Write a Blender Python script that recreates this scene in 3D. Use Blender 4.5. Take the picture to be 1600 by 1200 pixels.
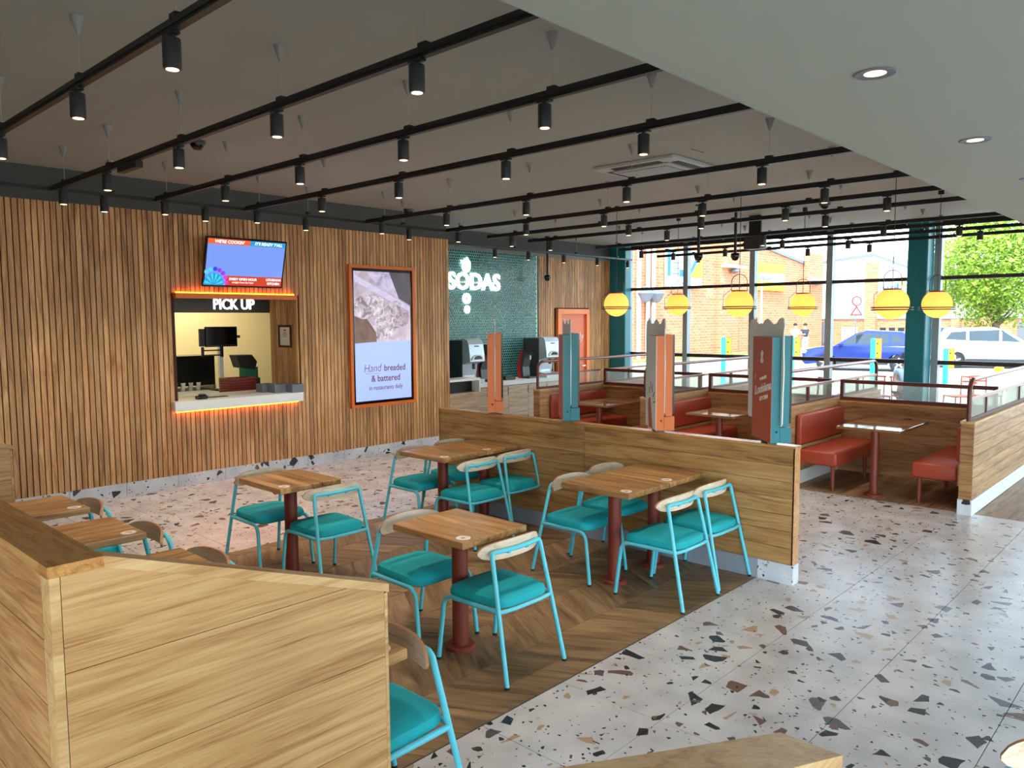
import bpy, bmesh, math, random
from mathutils import Vector, Matrix
random.seed(7)
SC = bpy.context.scene
COL = SC.collection
for o in list(bpy.data.objects): bpy.data.objects.remove(o)

# ---------------------------------------------------------------- camera
cam_d = bpy.data.cameras.new('camera'); cam_d.sensor_width = 36.0; cam_d.lens = 36.0*1210/1600
cam = bpy.data.objects.new('camera', cam_d); COL.objects.link(cam)
R_ = Vector((0.6827231, -0.73065141, -0.00613911)); U_ = Vector((0.06436244, 0.05176694, 0.99658299)); F_ = Vector((0.72783696, 0.68078536, -0.082369))
mw = Matrix(((R_.x, U_.x, -F_.x, 0), (R_.y, U_.y, -F_.y, 0), (R_.z, U_.z, -F_.z, 2.0), (0, 0, 0, 1)))
cam.matrix_world = mw
cam_d.clip_end = 500
SC.camera = cam

# ---------------------------------------------------------------- world, sun, exposure
W = bpy.data.worlds.new('world'); SC.world = W; W.use_nodes = True
wn = W.node_tree; wn.nodes.clear()
sky = wn.nodes.new('ShaderNodeTexSky'); sky.sky_type = 'NISHITA'; sky.sun_disc = False
sky.sun_elevation = math.radians(52); sky.sun_rotation = math.radians(250); sky.air_density = 1.0; sky.dust_density = .6
bg = wn.nodes.new('ShaderNodeBackground'); bg.inputs['Strength'].default_value = 0.85
wo = wn.nodes.new('ShaderNodeOutputWorld')
wh = wn.nodes.new('ShaderNodeHueSaturation'); wh.inputs['Saturation'].default_value = .5; wh.inputs['Value'].default_value = 1.04
wn.links.new(sky.outputs[0], wh.inputs['Color']); wn.links.new(wh.outputs[0], bg.inputs[0]); wn.links.new(bg.outputs[0], wo.inputs[0])
sd = bpy.data.lights.new('sun', 'SUN'); sd.energy = 4.6; sd.angle = math.radians(0.6); sd.color = (1, .95, .86)
sun = bpy.data.objects.new('sun', sd); COL.objects.link(sun)
sun.rotation_euler = Vector((0.60, 0.22, -0.77)).to_track_quat('-Z', 'Y').to_euler()
SC.view_settings.view_transform = 'Standard'; SC.view_settings.look = 'None'
SC.view_settings.gamma = 1.0; SC.view_settings.use_curve_mapping = False
SC.view_settings.exposure = 0.6
SPOT_W = 30.0      # each track spotlight
DOWN_W = 10.0      # each recessed downlight
KITCHEN_W = 60.0   # kitchen ceiling panel

# ---------------------------------------------------------------- helpers
def lin(c):
    return tuple(((x/255)/12.92 if x/255 <= .04045 else ((x/255+.055)/1.055)**2.4) for x in c)
class MB:
    def __init__(s): s.v = []; s.f = []
    def add(s, vs, fs):
        n = len(s.v); s.v += [tuple(p) for p in vs]; s.f += [tuple(n+i for i in f) for f in fs]; return s
    def box(s, a, b):
        x0, y0, z0 = a; x1, y1, z1 = b
        return s.add([(x0,y0,z0),(x1,y0,z0),(x1,y1,z0),(x0,y1,z0),(x0,y0,z1),(x1,y0,z1),(x1,y1,z1),(x0,y1,z1)],
                     [(3,2,1,0),(4,5,6,7),(0,1,5,4),(1,2,6,5),(2,3,7,6),(3,0,4,7)])
    def bbox(s, a, b, r, n=2):
        """box with rounded edges"""
        bm = bmesh.new(); bmesh.ops.create_cube(bm, size=1)
        for v in bm.verts: v.co = Vector([(a[i]+b[i])/2 + v.co[i]*(b[i]-a[i]) for i in range(3)])
        bmesh.ops.bevel(bm, geom=bm.edges[:], offset=r, segments=n, affect='EDGES', profile=.5)
        bm.verts.index_update(); s.add([v.co[:] for v in bm.verts], [[v.index for v in f.verts] for f in bm.faces]); bm.free(); return s
    def tube(s, pts, r, n=8, closed=False, caps=True):
        pts = [Vector(p) for p in pts]; m = len(pts); rs = r if isinstance(r, (list, tuple)) else [r]*m
        vs = []; up = None
        for i, p in enumerate(pts):
            if closed: t = (pts[(i+1) % m]-pts[i-1])
            else: t = (pts[min(i+1, m-1)]-pts[max(i-1, 0)])
            t.normalize()
            if up is None:
                up = Vector((0,0,1)) if abs(t.z) < .9 else Vector((1,0,0))
            a = (up - t*up.dot(t))
            if a.length < 1e-6: a = t.orthogonal()
            a.normalize(); up = a; b = t.cross(a)
            vs += [p+(a*math.cos(2*math.pi*k/n)+b*math.sin(2*math.pi*k/n))*rs[i] for k in range(n)]
        fs = []
        for i in range(m if closed else m-1):
            j = (i+1) % m
            fs += [(i*n+k, i*n+(k+1) % n, j*n+(k+1) % n, j*n+k) for k in range(n)]
        if caps and not closed: fs += [tuple(range(n))[::-1], tuple((m-1)*n+k for k in range(n))]
        return s.add(vs, fs)
    def cyl(s, p0, p1, r, n=16): return s.tube([p0, p1], r, n)
    def lathe(s, prof, c=(0,0,0), n=20):
        vs = []; m = len(prof)
        for r, z in prof: vs += [(c[0]+r*math.cos(2*math.pi*k/n), c[1]+r*math.sin(2*math.pi*k/n), c[2]+z) for k in range(n)]
        fs = [(i*n+k, i*n+(k+1) % n, (i+1)*n+(k+1) % n, (i+1)*n+k) for i in range(m-1) for k in range(n)]
        if prof[0][0] > 1e-4: fs.append(tuple(range(n))[::-1])
        if prof[-1][0] > 1e-4: fs.append(tuple((m-1)*n+k for k in range(n)))
        return s.add(vs, fs)
    def prism(s, poly, axis, lo, hi):
        """extrude 2-D polygon along axis (0 x,1 y,2 z); poly in the other two axes in order"""
        n = len(poly)
        def P(q, h):
            l = [q[0], q[1]]; l.insert(axis, h); return tuple(l)
        return s.add([P(q, lo) for q in poly]+[P(q, hi) for q in poly],
                     [tuple(range(n))[::-1], tuple(range(n, 2*n))]+[(i, (i+1) % n, n+(i+1) % n, n+i) for i in range(n)])
    def mesh(s, name, smooth=False):
        me = bpy.data.meshes.new(name); me.from_pydata(s.v, [], s.f); me.validate()
        bm = bmesh.new(); bm.from_mesh(me); bmesh.ops.recalc_face_normals(bm, faces=bm.faces[:]); bm.to_mesh(me); bm.free()
        if smooth:
            me.polygons.foreach_set('use_smooth', [True]*len(me.polygons))
            me.set_sharp_from_angle(angle=math.radians(42))
        return me
    def build(s, name, mat, parent=None, smooth=False, loc=None):
        return link(name, s.mesh(name, smooth), mat, parent, loc)
def link(name, me, mat, parent=None, loc=None):
    if mat is not None and not me.materials: me.materials.append(mat)
    o = bpy.data.objects.new(name, me); COL.objects.link(o)
    if parent is not None: o.parent = parent
    if loc is not None: o.location = loc
    return o
def empty(name, loc=(0,0,0), rz=0.0, parent=None):
    o = bpy.data.objects.new(name, None); COL.objects.link(o); o.location = loc; o.rotation_euler = (0, 0, rz); o.empty_display_size = .1
    if parent is not None: o.parent = parent
    return o
def tag(o, label=None, cat=None, group=None, kind=None):
    if label: o['label'] = label
    if cat: o['category'] = cat
    if group: o['group'] = group
    if kind: o['kind'] = kind
    return o
def copy_tree(o, parent=None):
    c = o.copy(); COL.objects.link(c)
    if parent is not None:
        c.parent = parent
    for ch in list(o.children): copy_tree(ch, c)
    return c
def text(name, body, size, mat, parent, loc, rot, extrude=.002, bold=0.0, shear=0.0, align='CENTER', sx=1.0):
    cu = bpy.data.curves.new(name, 'FONT'); cu.body = body; cu.size = size; cu.extrude = extrude; cu.offset = bold
    cu.shear = shear; cu.align_x = align; cu.align_y = 'CENTER'; cu.resolution_u = 3
    t = bpy.data.objects.new(name, cu); COL.objects.link(t)
    dg = bpy.context.evaluated_depsgraph_get(); me = bpy.data.meshes.new_from_object(t.evaluated_get(dg))
    bpy.data.objects.remove(t); me.name = name; me.materials.clear()
    o = link(name, me, mat, parent, loc); o.rotation_euler = rot; o.scale = (sx, 1, 1)
    return o
ORD = ['first','second','third','fourth','fifth','sixth','seventh','eighth','ninth','tenth','eleventh','twelfth']

# ---------------------------------------------------------------- materials
def nm(name):
    m = bpy.data.materials.new(name); m.use_nodes = True; nt = m.node_tree
    return m, nt, nt.nodes['Principled BSDF']
def N(nt, t, **k):
    n = nt.nodes.new(t)
    for a, b in k.items(): setattr(n, a, b)
    return n
def plain(name, col, rough=.5, metal=0., var=.06, scale=9., spec=.5, bump=0.):
    m, nt, b = nm(name); c = lin(col)
    tc = N(nt, 'ShaderNodeTexCoord'); no = N(nt, 'ShaderNodeTexNoise'); no.inputs['Scale'].default_value = scale; no.inputs['Detail'].default_value = 3
    nt.links.new(tc.outputs['Object'], no.inputs['Vector'])
    mx = N(nt, 'ShaderNodeMix', data_type='RGBA'); nt.links.new(no.outputs[0], mx.inputs[0])
    mx.inputs[6].default_value = (*[x*(1-var) for x in c], 1); mx.inputs[7].default_value = (*[min(1, x*(1+var)) for x in c], 1)
    nt.links.new(mx.outputs[2], b.inputs['Base Color'])
    b.inputs['Roughness'].default_value = rough; b.inputs['Metallic'].default_value = metal; b.inputs['Specular IOR Level'].default_value = spec
    if bump:
        bp = N(nt, 'ShaderNodeBump'); bp.inputs['Strength'].default_value = bump; bp.inputs['Distance'].default_value = .01
        nt.links.new(no.outputs[0], bp.inputs['Height']); nt.links.new(bp.outputs[0], b.inputs['Normal'])
    return m
def wood(name, dark, mid, light, axis, rough=.45, fine=1.0, wpos=False, rnd=.22, swirl=1.2, stretch=9.0, along=.9):
    """oak-like grain running along axis 0/1/2"""
    m, nt, b = nm(name); L = nt.links.new
    if wpos: src = N(nt, 'ShaderNodeNewGeometry').outputs['Position']
    else: src = N(nt, 'ShaderNodeTexCoord').outputs['Object']
    oi = N(nt, 'ShaderNodeObjectInfo')
    off = N(nt, 'ShaderNodeVectorMath', operation='SCALE'); off.inputs[0].default_value = (13.1, 7.7, 19.3); L(oi.outputs['Random'], off.inputs['Scale'])
    ad = N(nt, 'ShaderNodeVectorMath', operation='ADD'); L(src, ad.inputs[0]); L(off.outputs[0], ad.inputs[1])
    mp = N(nt, 'ShaderNodeMapping'); sc = [stretch*fine]*3; sc[axis] = along*fine; mp.inputs['Scale'].default_value = sc; L(ad.outputs[0], mp.inputs[0])
    n1 = N(nt, 'ShaderNodeTexNoise'); n1.inputs['Scale'].default_value = 1.6; n1.inputs['Detail'].default_value = 7; n1.inputs['Roughness'].default_value = .62; n1.inputs['Distortion'].default_value = swirl; L(mp.outputs[0], n1.inputs['Vector'])
    mp2 = N(nt, 'ShaderNodeMapping'); sc = [120*fine]*3; sc[axis] = 2.5*fine; mp2.inputs['Scale'].default_value = sc; L(ad.outputs[0], mp2.inputs[0])
    n2 = N(nt, 'ShaderNodeTexNoise'); n2.inputs['Scale'].default_value = 1.0; n2.inputs['Detail'].default_value = 3; L(mp2.outputs[0], n2.inputs['Vector'])
    mixf = N(nt, 'ShaderNodeMath', operation='MULTIPLY_ADD'); mixf.inputs[1].default_value = .35; L(n2.outputs[0], mixf.inputs[0])
    sub = N(nt, 'ShaderNodeMath', operation='SUBTRACT'); L(n1.outputs[0], sub.inputs[0]); sub.inputs[1].default_value = .175; L(sub.outputs[0], mixf.inputs[2])
    cr = N(nt, 'ShaderNodeValToRGB'); e = cr.color_ramp.elements; e[0].position = .3; e[0].color = (*lin(dark), 1); e[1].position = .68; e[1].color = (*lin(light), 1)
    x = e.new(.47); x.color = (*lin(mid), 1); L(mixf.outputs[0], cr.inputs[0])
    hs = N(nt, 'ShaderNodeHueSaturation'); mr = N(nt, 'ShaderNodeMapRange'); mr.inputs['To Min'].default_value = 1-rnd; mr.inputs['To Max'].default_value = 1+rnd*.7
    L(oi.outputs['Random'], mr.inputs['Value']); L(mr.outputs[0], hs.inputs['Value']); L(cr.outputs[0], hs.inputs['Color'])
    L(hs.outputs[0], b.inputs['Base Color']); b.inputs['Roughness'].default_value = rough; b.inputs['Specular IOR Level'].default_value = .4
    bp = N(nt, 'ShaderNodeBump'); bp.inputs['Strength'].default_value = .12; bp.inputs['Distance'].default_value = .004; L(mixf.outputs[0], bp.inputs['Height']); L(bp.outputs[0], b.inputs['Normal'])
    return m
def emit(name, col, s):
    m, nt, b = nm(name); b.inputs['Base Color'].default_value = (*lin(col), 1); b.inputs['Emission Color'].default_value = (*lin(col), 1); b.inputs['Emission Strength'].default_value = s
    b.inputs['Roughness'].default_value = .35
    return m
def terrazzo(name, vertical=False, base=(196,189,186)):
    m, nt, b = nm(name); L = nt.links.new
    g = N(nt, 'ShaderNodeNewGeometry'); sx = N(nt, 'ShaderNodeSeparateXYZ'); L(g.outputs['Position'], sx.inputs[0])
    cb = N(nt, 'ShaderNodeCombineXYZ')
    if vertical:
        a = N(nt, 'ShaderNodeMath', operation='ADD'); L(sx.outputs[0], a.inputs[0]); L(sx.outputs[1], a.inputs[1]); L(a.outputs[0], cb.inputs[0]); L(sx.outputs[2], cb.inputs[1])
    else:
        L(sx.outputs[0], cb.inputs[0]); L(sx.outputs[1], cb.inputs[1])
    P = cb.outputs[0]
    cl = N(nt, 'ShaderNodeTexNoise'); cl.inputs['Scale'].default_value = 3.5; cl.inputs['Detail'].default_value = 4; L(P, cl.inputs['Vector'])
    fi = N(nt, 'ShaderNodeTexNoise'); fi.inputs['Scale'].default_value = 160; L(P, fi.inputs['Vector'])
    s2 = N(nt, 'ShaderNodeMath', operation='MULTIPLY_ADD'); L(fi.outputs[0], s2.inputs[0]); s2.inputs[1].default_value = .35; L(cl.outputs[0], s2.inputs[2])
    cr = N(nt, 'ShaderNodeValToRGB'); e = cr.color_ramp.elements; e[0].position = .42; e[0].color = (*lin([c-22 for c in base]), 1); e[1].position = .88; e[1].color = (*lin([min(255, c+14) for c in base]), 1)
    L(s2.outputs[0], cr.inputs[0])
    col = cr.outputs[0]
    # angular stone chips in three sizes
    for scale, keep, t0, t1, seed in ((7.4, .27, .19, .42, 0.), (13.5, .17, .2, .42, 5.3), (36., .16, .22, .42, 11.7)):
        of = N(nt, 'ShaderNodeVectorMath', operation='ADD'); of.inputs[1].default_value = (seed, seed*1.7, 0); L(P, of.inputs[0])
        dn = N(nt, 'ShaderNodeTexNoise'); dn.inputs['Scale'].default_value = scale*.55; L(of.outputs[0], dn.inputs['Vector'])
        ds = N(nt, 'ShaderNodeVectorMath', operation='MULTIPLY_ADD'); L(dn.outputs['Color'], ds.inputs[0]); ds.inputs[1].default_value = (.5/scale, .5/scale, 0); L(of.outputs[0], ds.inputs[2])
        v1 = N(nt, 'ShaderNodeTexVoronoi', voronoi_dimensions='2D', feature='F1'); v1.inputs['Scale'].default_value = scale; L(ds.outputs[0], v1.inputs['Vector'])
        v2 = N(nt, 'ShaderNodeTexVoronoi', voronoi_dimensions='2D', feature='DISTANCE_TO_EDGE'); v2.inputs['Scale'].default_value = scale; L(ds.outputs[0], v2.inputs['Vector'])
        sc = N(nt, 'ShaderNodeSeparateColor'); L(v1.outputs['Color'], sc.inputs[0])
        th = N(nt, 'ShaderNodeMapRange'); th.inputs['To Min'].default_value = t0; th.inputs['To Max'].default_value = t1; L(sc.outputs[1], th.inputs['Value'])
        ge = N(nt, 'ShaderNodeMath', operation='GREATER_THAN'); L(v2.outputs['Distance'], ge.inputs[0]); L(th.outputs[0], ge.inputs[1])
        kp = N(nt, 'ShaderNodeMath', operation='LESS_THAN'); L(sc.outputs[0], kp.inputs[0]); kp.inputs[1].default_value = keep
        mk = N(nt, 'ShaderNodeMath', operation='MULTIPLY'); L(ge.outputs[0], mk.inputs[0]); L(kp.outputs[0], mk.inputs[1])
        cc = N(nt, 'ShaderNodeValToRGB'); cc.color_ramp.interpolation = 'CONSTANT'; e = cc.color_ramp.elements
        e[0].position = 0; e[0].color = (*lin((44,44,48)), 1); e[1].position = .42; e[1].color = (*lin((88,86,86)), 1)
        for p_, c_ in ((.6, (112,84,72)), (.74, (172,142,112)), (.93, (66,58,56))):
            q = e.new(p_); q.color = (*lin(c_), 1)
        L(sc.outputs[2], cc.inputs[0])
        mx = N(nt, 'ShaderNodeMix', data_type='RGBA'); L(mk.outputs[0], mx.inputs[0]); L(col, mx.inputs[6]); L(cc.outputs[0], mx.inputs[7]); col = mx.outputs[2]
    L(col, b.inputs['Base Color']); b.inputs['Roughness'].default_value = .27; b.inputs['Specular IOR Level'].default_value = .5
    return m
def glass(name, tint=(235,245,245), refl=.05, rough=0.0, diff=0.0):
    m, nt, b = nm(name); nt.nodes.remove(b); out = nt.nodes['Material Output']; L = nt.links.new
    tr = N(nt, 'ShaderNodeBsdfTransparent'); tr.inputs[0].default_value = (*lin(tint), 1)
    gl = N(nt, 'ShaderNodeBsdfGlossy'); gl.inputs['Roughness'].default_value = rough
    mx = N(nt, 'ShaderNodeMixShader'); mx.inputs[0].default_value = refl; L(tr.outputs[0], mx.inputs[1]); L(gl.outputs[0], mx.inputs[2]); res = mx.outputs[0]
    if diff:
        tl = N(nt, 'ShaderNodeBsdfTranslucent'); tl.inputs[0].default_value = (*lin((235,238,232)), 1)
        m2 = N(nt, 'ShaderNodeMixShader'); m2.inputs[0].default_value = diff; L(res, m2.inputs[1]); L(tl.outputs[0], m2.inputs[2]); res = m2.outputs[0]
    L(res, out.inputs[0]); return m
def bricks(name, c1, c2, mortar, scale=1.0, vert='x'):
    m, nt, b = nm(name); L = nt.links.new
    g = N(nt, 'ShaderNodeNewGeometry'); s = N(nt, 'ShaderNodeSeparateXYZ'); L(g.outputs['Position'], s.inputs[0]); c = N(nt, 'ShaderNodeCombineXYZ')
    a = N(nt, 'ShaderNodeMath', operation='ADD'); L(s.outputs[0], a.inputs[0]); L(s.outputs[1], a.inputs[1]); L(a.outputs[0], c.inputs[0]); L(s.outputs[2], c.inputs[1])
    t = N(nt, 'ShaderNodeTexBrick'); L(c.outputs[0], t.inputs['Vector']); t.inputs['Scale'].default_value = scale; t.inputs['Brick Width'].default_value = .46; t.inputs['Row Height'].default_value = .15
    t.inputs['Mortar Size'].default_value = .016; t.inputs['Color1'].default_value = (*lin(c1), 1); t.inputs['Color2'].default_value = (*lin(c2), 1); t.inputs['Mortar'].default_value = (*lin(mortar), 1)
    L(t.outputs['Color'], b.inputs['Base Color']); b.inputs['Roughness'].default_value = .9; return m

M = {}
M['slat'] = wood('slat_oak', (152,100,60), (196,142,92), (222,174,122), 2, rnd=.28, rough=.5)
M['oak_x'] = wood('oak_along_x', (156,106,60), (192,143,90), (210,165,112), 0, wpos=True, rnd=.03, swirl=.8, fine=2.3, stretch=11, along=.42)
M['oak_y'] = wood('oak_along_y', (150,98,54), (184,128,76), (206,156,102), 1, fine=1.8, wpos=True, rnd=.08, swirl=1.2)
M['cap_y'] = wood('oak_cap_along_y', (160,104,54), (186,128,72), (206,152,94), 1, rough=.27, wpos=True, rnd=.03, swirl=1.8, fine=1.8)
M['cap_x'] = wood('oak_cap_along_x', (164,116,66), (196,149,96), (216,176,124), 0, wpos=True, rnd=.03)
M['booth_x'] = wood('booth_oak_along_x', (132,94,58), (172,128,84), (200,158,112), 0, wpos=True, rnd=.1)
M['booth_y'] = wood('booth_oak_along_y', (120,78,46), (154,106,66), (180,132,88), 1, wpos=True, rnd=.1)
M['part_y'] = wood('partition_oak_along_y', (122,82,45), (164,119,70), (190,148,96), 1, wpos=True, rnd=.1)
M['table'] = wood('butcher_block', (118,80,46), (168,120,72), (200,156,104), 1, rnd=.24, rough=.28)
M['ply'] = wood('chair_ply', (202,172,142), (222,196,168), (236,214,190), 0, rnd=.05, rough=.4, stretch=26, swirl=.4)
M['ply_edge'] = plain('ply_edge', (176,122,82), .5)
M['plank'] = wood('floor_plank', (94,71,48), (132,101,69), (160,127,90), 1, rnd=.18, rough=.45, stretch=7)
M['plank2'] = wood('floor_plank_far', (112,82,58), (148,112,78), (176,138,98), 0, wpos=True, rnd=.1, rough=.5)
M['cabinet'] = wood('cabinet_laminate', (158,130,104), (186,158,128), (206,182,152), 0, rnd=.06)
M['terrazzo'] = terrazzo('terrazzo_tile')
M['skirt'] = terrazzo('terrazzo_skirting', True, (205,206,212))
M['grout'] = plain('grout', (128,120,112), .9)
M['wgrout'] = plain('plank_grout', (150,122,90), .9)
M['ceil'] = plain('ceiling_paint', (166,166,157), .75, var=.03, scale=2)
M['soffit'] = plain('soffit_paint', (168,172,160), .7, var=.02, scale=2)
M['darkwall'] = plain('dark_wall_paint', (80,82,80), .8, var=.03)
M['backing'] = plain('slat_backing', (70,34,20), .9)
M['white'] = plain('white_solid', (232,230,226), .35, var=.02)
M['offwhite'] = plain('offwhite_paint', (222,218,208), .6, var=.02)
M['cream'] = plain('kitchen_cream', (226,212,168), .6, var=.02)
M['black'] = plain('black_metal', (26,25,25), .45, var=.1)
M['spot'] = plain('spot_black', (44,44,46), .5, var=.05)
M['blackgloss'] = plain('black_gloss', (12,12,14), .15, var=.02)
M['teal_seat'] = plain('teal_upholstery', (0,162,170), .75, var=.05, scale=30, bump=.05)
M['aqua'] = plain('aqua_tube', (92,196,212), .4, var=.02)
M['maroon'] = plain('maroon_metal', (124,48,32), .42, var=.06)
M['maroon_d'] = plain('maroon_frame', (92,34,26), .45, var=.05)
M['rail'] = plain('rail_metal', (150,112,98), .3, metal=.6, var=.03)
M['vinyl'] = plain('terracotta_vinyl', (166,64,42), .42, var=.05, scale=14)
M['laminate'] = plain('booth_table_top', (134,92,62), .05, var=.06, scale=4)
M['tealcol'] = plain('teal_column', (10,112,124), .4, var=.02)
M['grey_al'] = plain('grey_mullion', (150,160,162), .45, metal=.2, var=.03)
M['dark_al'] = plain('dark_transom', (52,40,40), .5, var=.05)
M['orange'] = plain('orange_lacquer', (222,108,26), .4, var=.03)
M['door_or'] = plain('door_orange', (244,134,62), .45, var=.02)
M['terra'] = plain('terracotta_lacquer', (178,74,44), .4, var=.03)
M['tealk'] = plain('kiosk_teal', (0,112,124), .4, var=.02)
M['kwhite'] = plain('kiosk_white', (226,222,216), .5, var=.02)
M['steel'] = plain('brushed_steel', (188,192,196), .32, metal=.8, var=.05)
M['silver'] = plain('silver_plastic', (188,196,204), .3, metal=.35, var=.03)
M['dgrey'] = plain('dark_grey_plastic', (58,60,62), .4)
M['mgrey'] = plain('mid_grey_plastic', (108,112,122), .5)
M['red'] = plain('red_plastic', (206,22,34), .35)
M['rtray'] = plain('red_tray', (132,30,26), .5)
M['green'] = plain('green_pack', (38,112,84), .6)
M['tile_t'] = plain('teal_tile', (12,94,96), .2, var=.35, scale=22)
M['tgrout'] = plain('tile_grout', (168,210,204), .8)
M['cone'] = plain('cone_grey', (146,144,138), .5)
M['wire'] = plain('wire_steel', (196,194,188), .35, metal=.5)
M['acgrey'] = plain('ac_plastic', (192,194,190), .5)
M['acdark'] = plain('ac_slot', (72,72,72), .7)
M['winglass'] = glass('window_glass', (240,248,250), .02)
M['flute'] = glass('fluted_glass', (238,244,238), .10, .12, .22)
M['lens'] = emit('spot_lens', (255,210,160), 2.6)
M['led'] = emit('orange_led', (255,120,18), 9.0)
M['sign'] = emit('sign_white', (236,255,250), 1.15)
M['signp'] = emit('pickup_sign_white', (255,255,255), 1.1)
def _globe():
    m, nt, b = nm('globe_amber'); nt.nodes.remove(b); out = nt.nodes['Material Output']; L = nt.links.new
    tl = N(nt, 'ShaderNodeBsdfTranslucent'); tl.inputs[0].default_value = (*lin((255,216,138)), 1); df = N(nt, 'ShaderNodeBsdfDiffuse'); df.inputs[0].default_value = (*lin((250,202,118)), 1)
    tr = N(nt, 'ShaderNodeBsdfTransparent'); tr.inputs[0].default_value = (*lin((255,200,100)), 1); m1 = N(nt, 'ShaderNodeMixShader'); m1.inputs[0].default_value = .42; L(tl.outputs[0], m1.inputs[1]); L(df.outputs[0], m1.inputs[2])
    m2 = N(nt, 'ShaderNodeMixShader'); m2.inputs[0].default_value = .12; L(m1.outputs[0], m2.inputs[1]); L(tr.outputs[0], m2.inputs[2]); L(m2.outputs[0], out.inputs[0]); return m
M['globe'] = _globe()
M['bulb'] = emit('bulb_warm', (255,220,120), 5.0)
def card(name, col, s=.9): return emit(name, col, s)

# ================================================================ STRUCTURE
YW, YS, XW, ZC, ZS = 9.30, 10.45, 14.75, 3.65, 3.29
def struct(name, mb, mat, parent=None):
    o = mb.build(name, mat, parent)
    if parent is None: o['kind'] = 'structure'
    return o
# ---- floor with real tiles and planks
floor = struct('floor', MB().box((-3.2,-4.2,-.15), (15.0,10.8,-.008)), M['grout'])
def clip(poly, f):
    out = []
    for i in range(len(poly)):
        a, b = poly[i], poly[(i+1) % len(poly)]; fa, fb = f(a), f(b)
        if fa >= 0: out.append(a)
        if (fa >= 0) != (fb >= 0):
            t = fa/(fa-fb); out.append((a[0]+(b[0]-a[0])*t, a[1]+(b[1]-a[1])*t))
    return out
def rclip(poly, x0, x1, y0, y1):
    for f in (lambda p: p[0]-x0, lambda p: x1-p[0], lambda p: p[1]-y0, lambda p: y1-p[1]):
        if len(poly) < 3: return []
        poly = clip(poly, f)
    return poly
WX0, WX1, WY0, WY1 = .72, 5.57, 2.63, 6.30      # wood island
BX0, BX1, BY0, BY1 = 8.86, 14.7, -4., 8.0       # wood under the booths
G = .0022
cells = []
def grid(x0, x1, y0, y1, ox, oy, p=.625):
    i0 = math.floor((x0-ox)/p); i1 = math.ceil((x1-ox)/p); j0 = math.floor((y0-oy)/p); j1 = math.ceil((y1-oy)/p)
    for i in range(i0, i1):
        for j in range(j0, j1):
            a, b = max(x0, ox+i*p), min(x1, ox+i*p+p); c, d = max(y0, oy+j*p), min(y1, oy+j*p+p)
            if b-a > .02 and d-c > .02: cells.append((a+G, b-G, c+G, d-G))
grid(-3.0, BX0, -4.0, WY0, 3.205, WY0)
grid(-3.0, WX0, WY0, WY1, 3.205, WY1)
grid(WX1, BX0, WY0, WY1, 3.205, WY1)
grid(-3.0, BX0, WY1, YW+.5, 3.205, WY1)
grid(BX0, XW, BY1, YS+.1, 3.205, WY1)
def seen(c):
    x, y = (c[0]+c[1])/2, (c[2]+c[3])/2; d = math.hypot(x, y); a = math.degrees(math.atan2(y, x))
    return (d if 4 < a < 80 and x > .9 else 100+d)
cells.sort(key=seen)
shared = {}
for c in cells[:295]:
    key = (round(c[1]-c[0], 3), round(c[3]-c[2], 3))
    if key not in shared:
        w, h = key; shared[key] = MB().box((-w/2,-h/2,-.012), (w/2,h/2,0)).mesh('floor_tile'); shared[key].materials.append(M['terrazzo'])
    link('floor_tile', shared[key], None, floor, ((c[0]+c[1])/2, (c[2]+c[3])/2, 0))
mb = MB()
for c in cells[295:]: mb.box((c[0], c[2], -.012), (c[1], c[3], 0))
o = mb.build('outer_floor_tiles', M['terrazzo'], floor); o['kind'] = 'stuff'
# chevron planks of the dining island
MB().box((WX0,WY0,-.012), (WX1,WY1,-.003)).build('plank_bed', M['wgrout'], floor)
band, sp = .4425, .262
nb = math.ceil((WY1-WY0)/band)
for k in range(nb):
    y0, y1 = WY0+k*band, min(WY0+(k+1)*band, WY1)
    sl = .58*band*(-1 if k % 2 == 0 else 1)
    x = WX0-.6
    while x < WX1+.4:
        full = [(x, WY0+k*band), (x+sp-.006, WY0+k*band), (x+sp-.006+sl, WY0+(k+1)*band), (x+sl, WY0+(k+1)*band)]
        poly = rclip(full, WX0, WX1, y0+.003, y1-.003)
        if len(poly) >= 3:
            cx = sum(p[0] for p in poly)/len(poly); cy = sum(p[1] for p in poly)/len(poly)
            ang = math.atan2(band, sl)-math.pi/2
            ca, sa = math.cos(-ang), math.sin(-ang)
            loc = [((p[0]-cx)*ca-(p[1]-cy)*sa, (p[0]-cx)*sa+(p[1]-cy)*ca) for p in poly]
            o = MB().prism(loc, 2, -.011, 0).build('floor_plank', M['plank'], floor, loc=(cx, cy, -.0005)); o.rotation_euler = (0,0,ang)
        x += sp
mb = MB()
for i in range(27):
    for j in range(5):
        x0, y0 = BX0+j*1.2, BY0+i*.45
        if y0 < BY1: mb.box((x0+.002, y0+.002, -.011), (min(x0+1.198, BX1), min(y0+.448, BY1), -.0004))
o = mb.build('booth_floor_planks', M['plank2'], floor); o['kind'] = 'stuff'
MB().box((WX0,WY0-.004,-.01), (WX1,WY0+.004,.0008)).build('metal_edge_strip', M['dgrey'], floor)
# ---- ceiling and lowered soffit
struct('ceiling', MB().box((-3.2,-4.2,ZC), (15.0,13.2,ZC+.2)), M['ceil'])
struct('ceiling_soffit', MB().box((-3.0,-4.0,3.0), (XW-.08,1.745,ZC)), M['soffit'])
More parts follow.
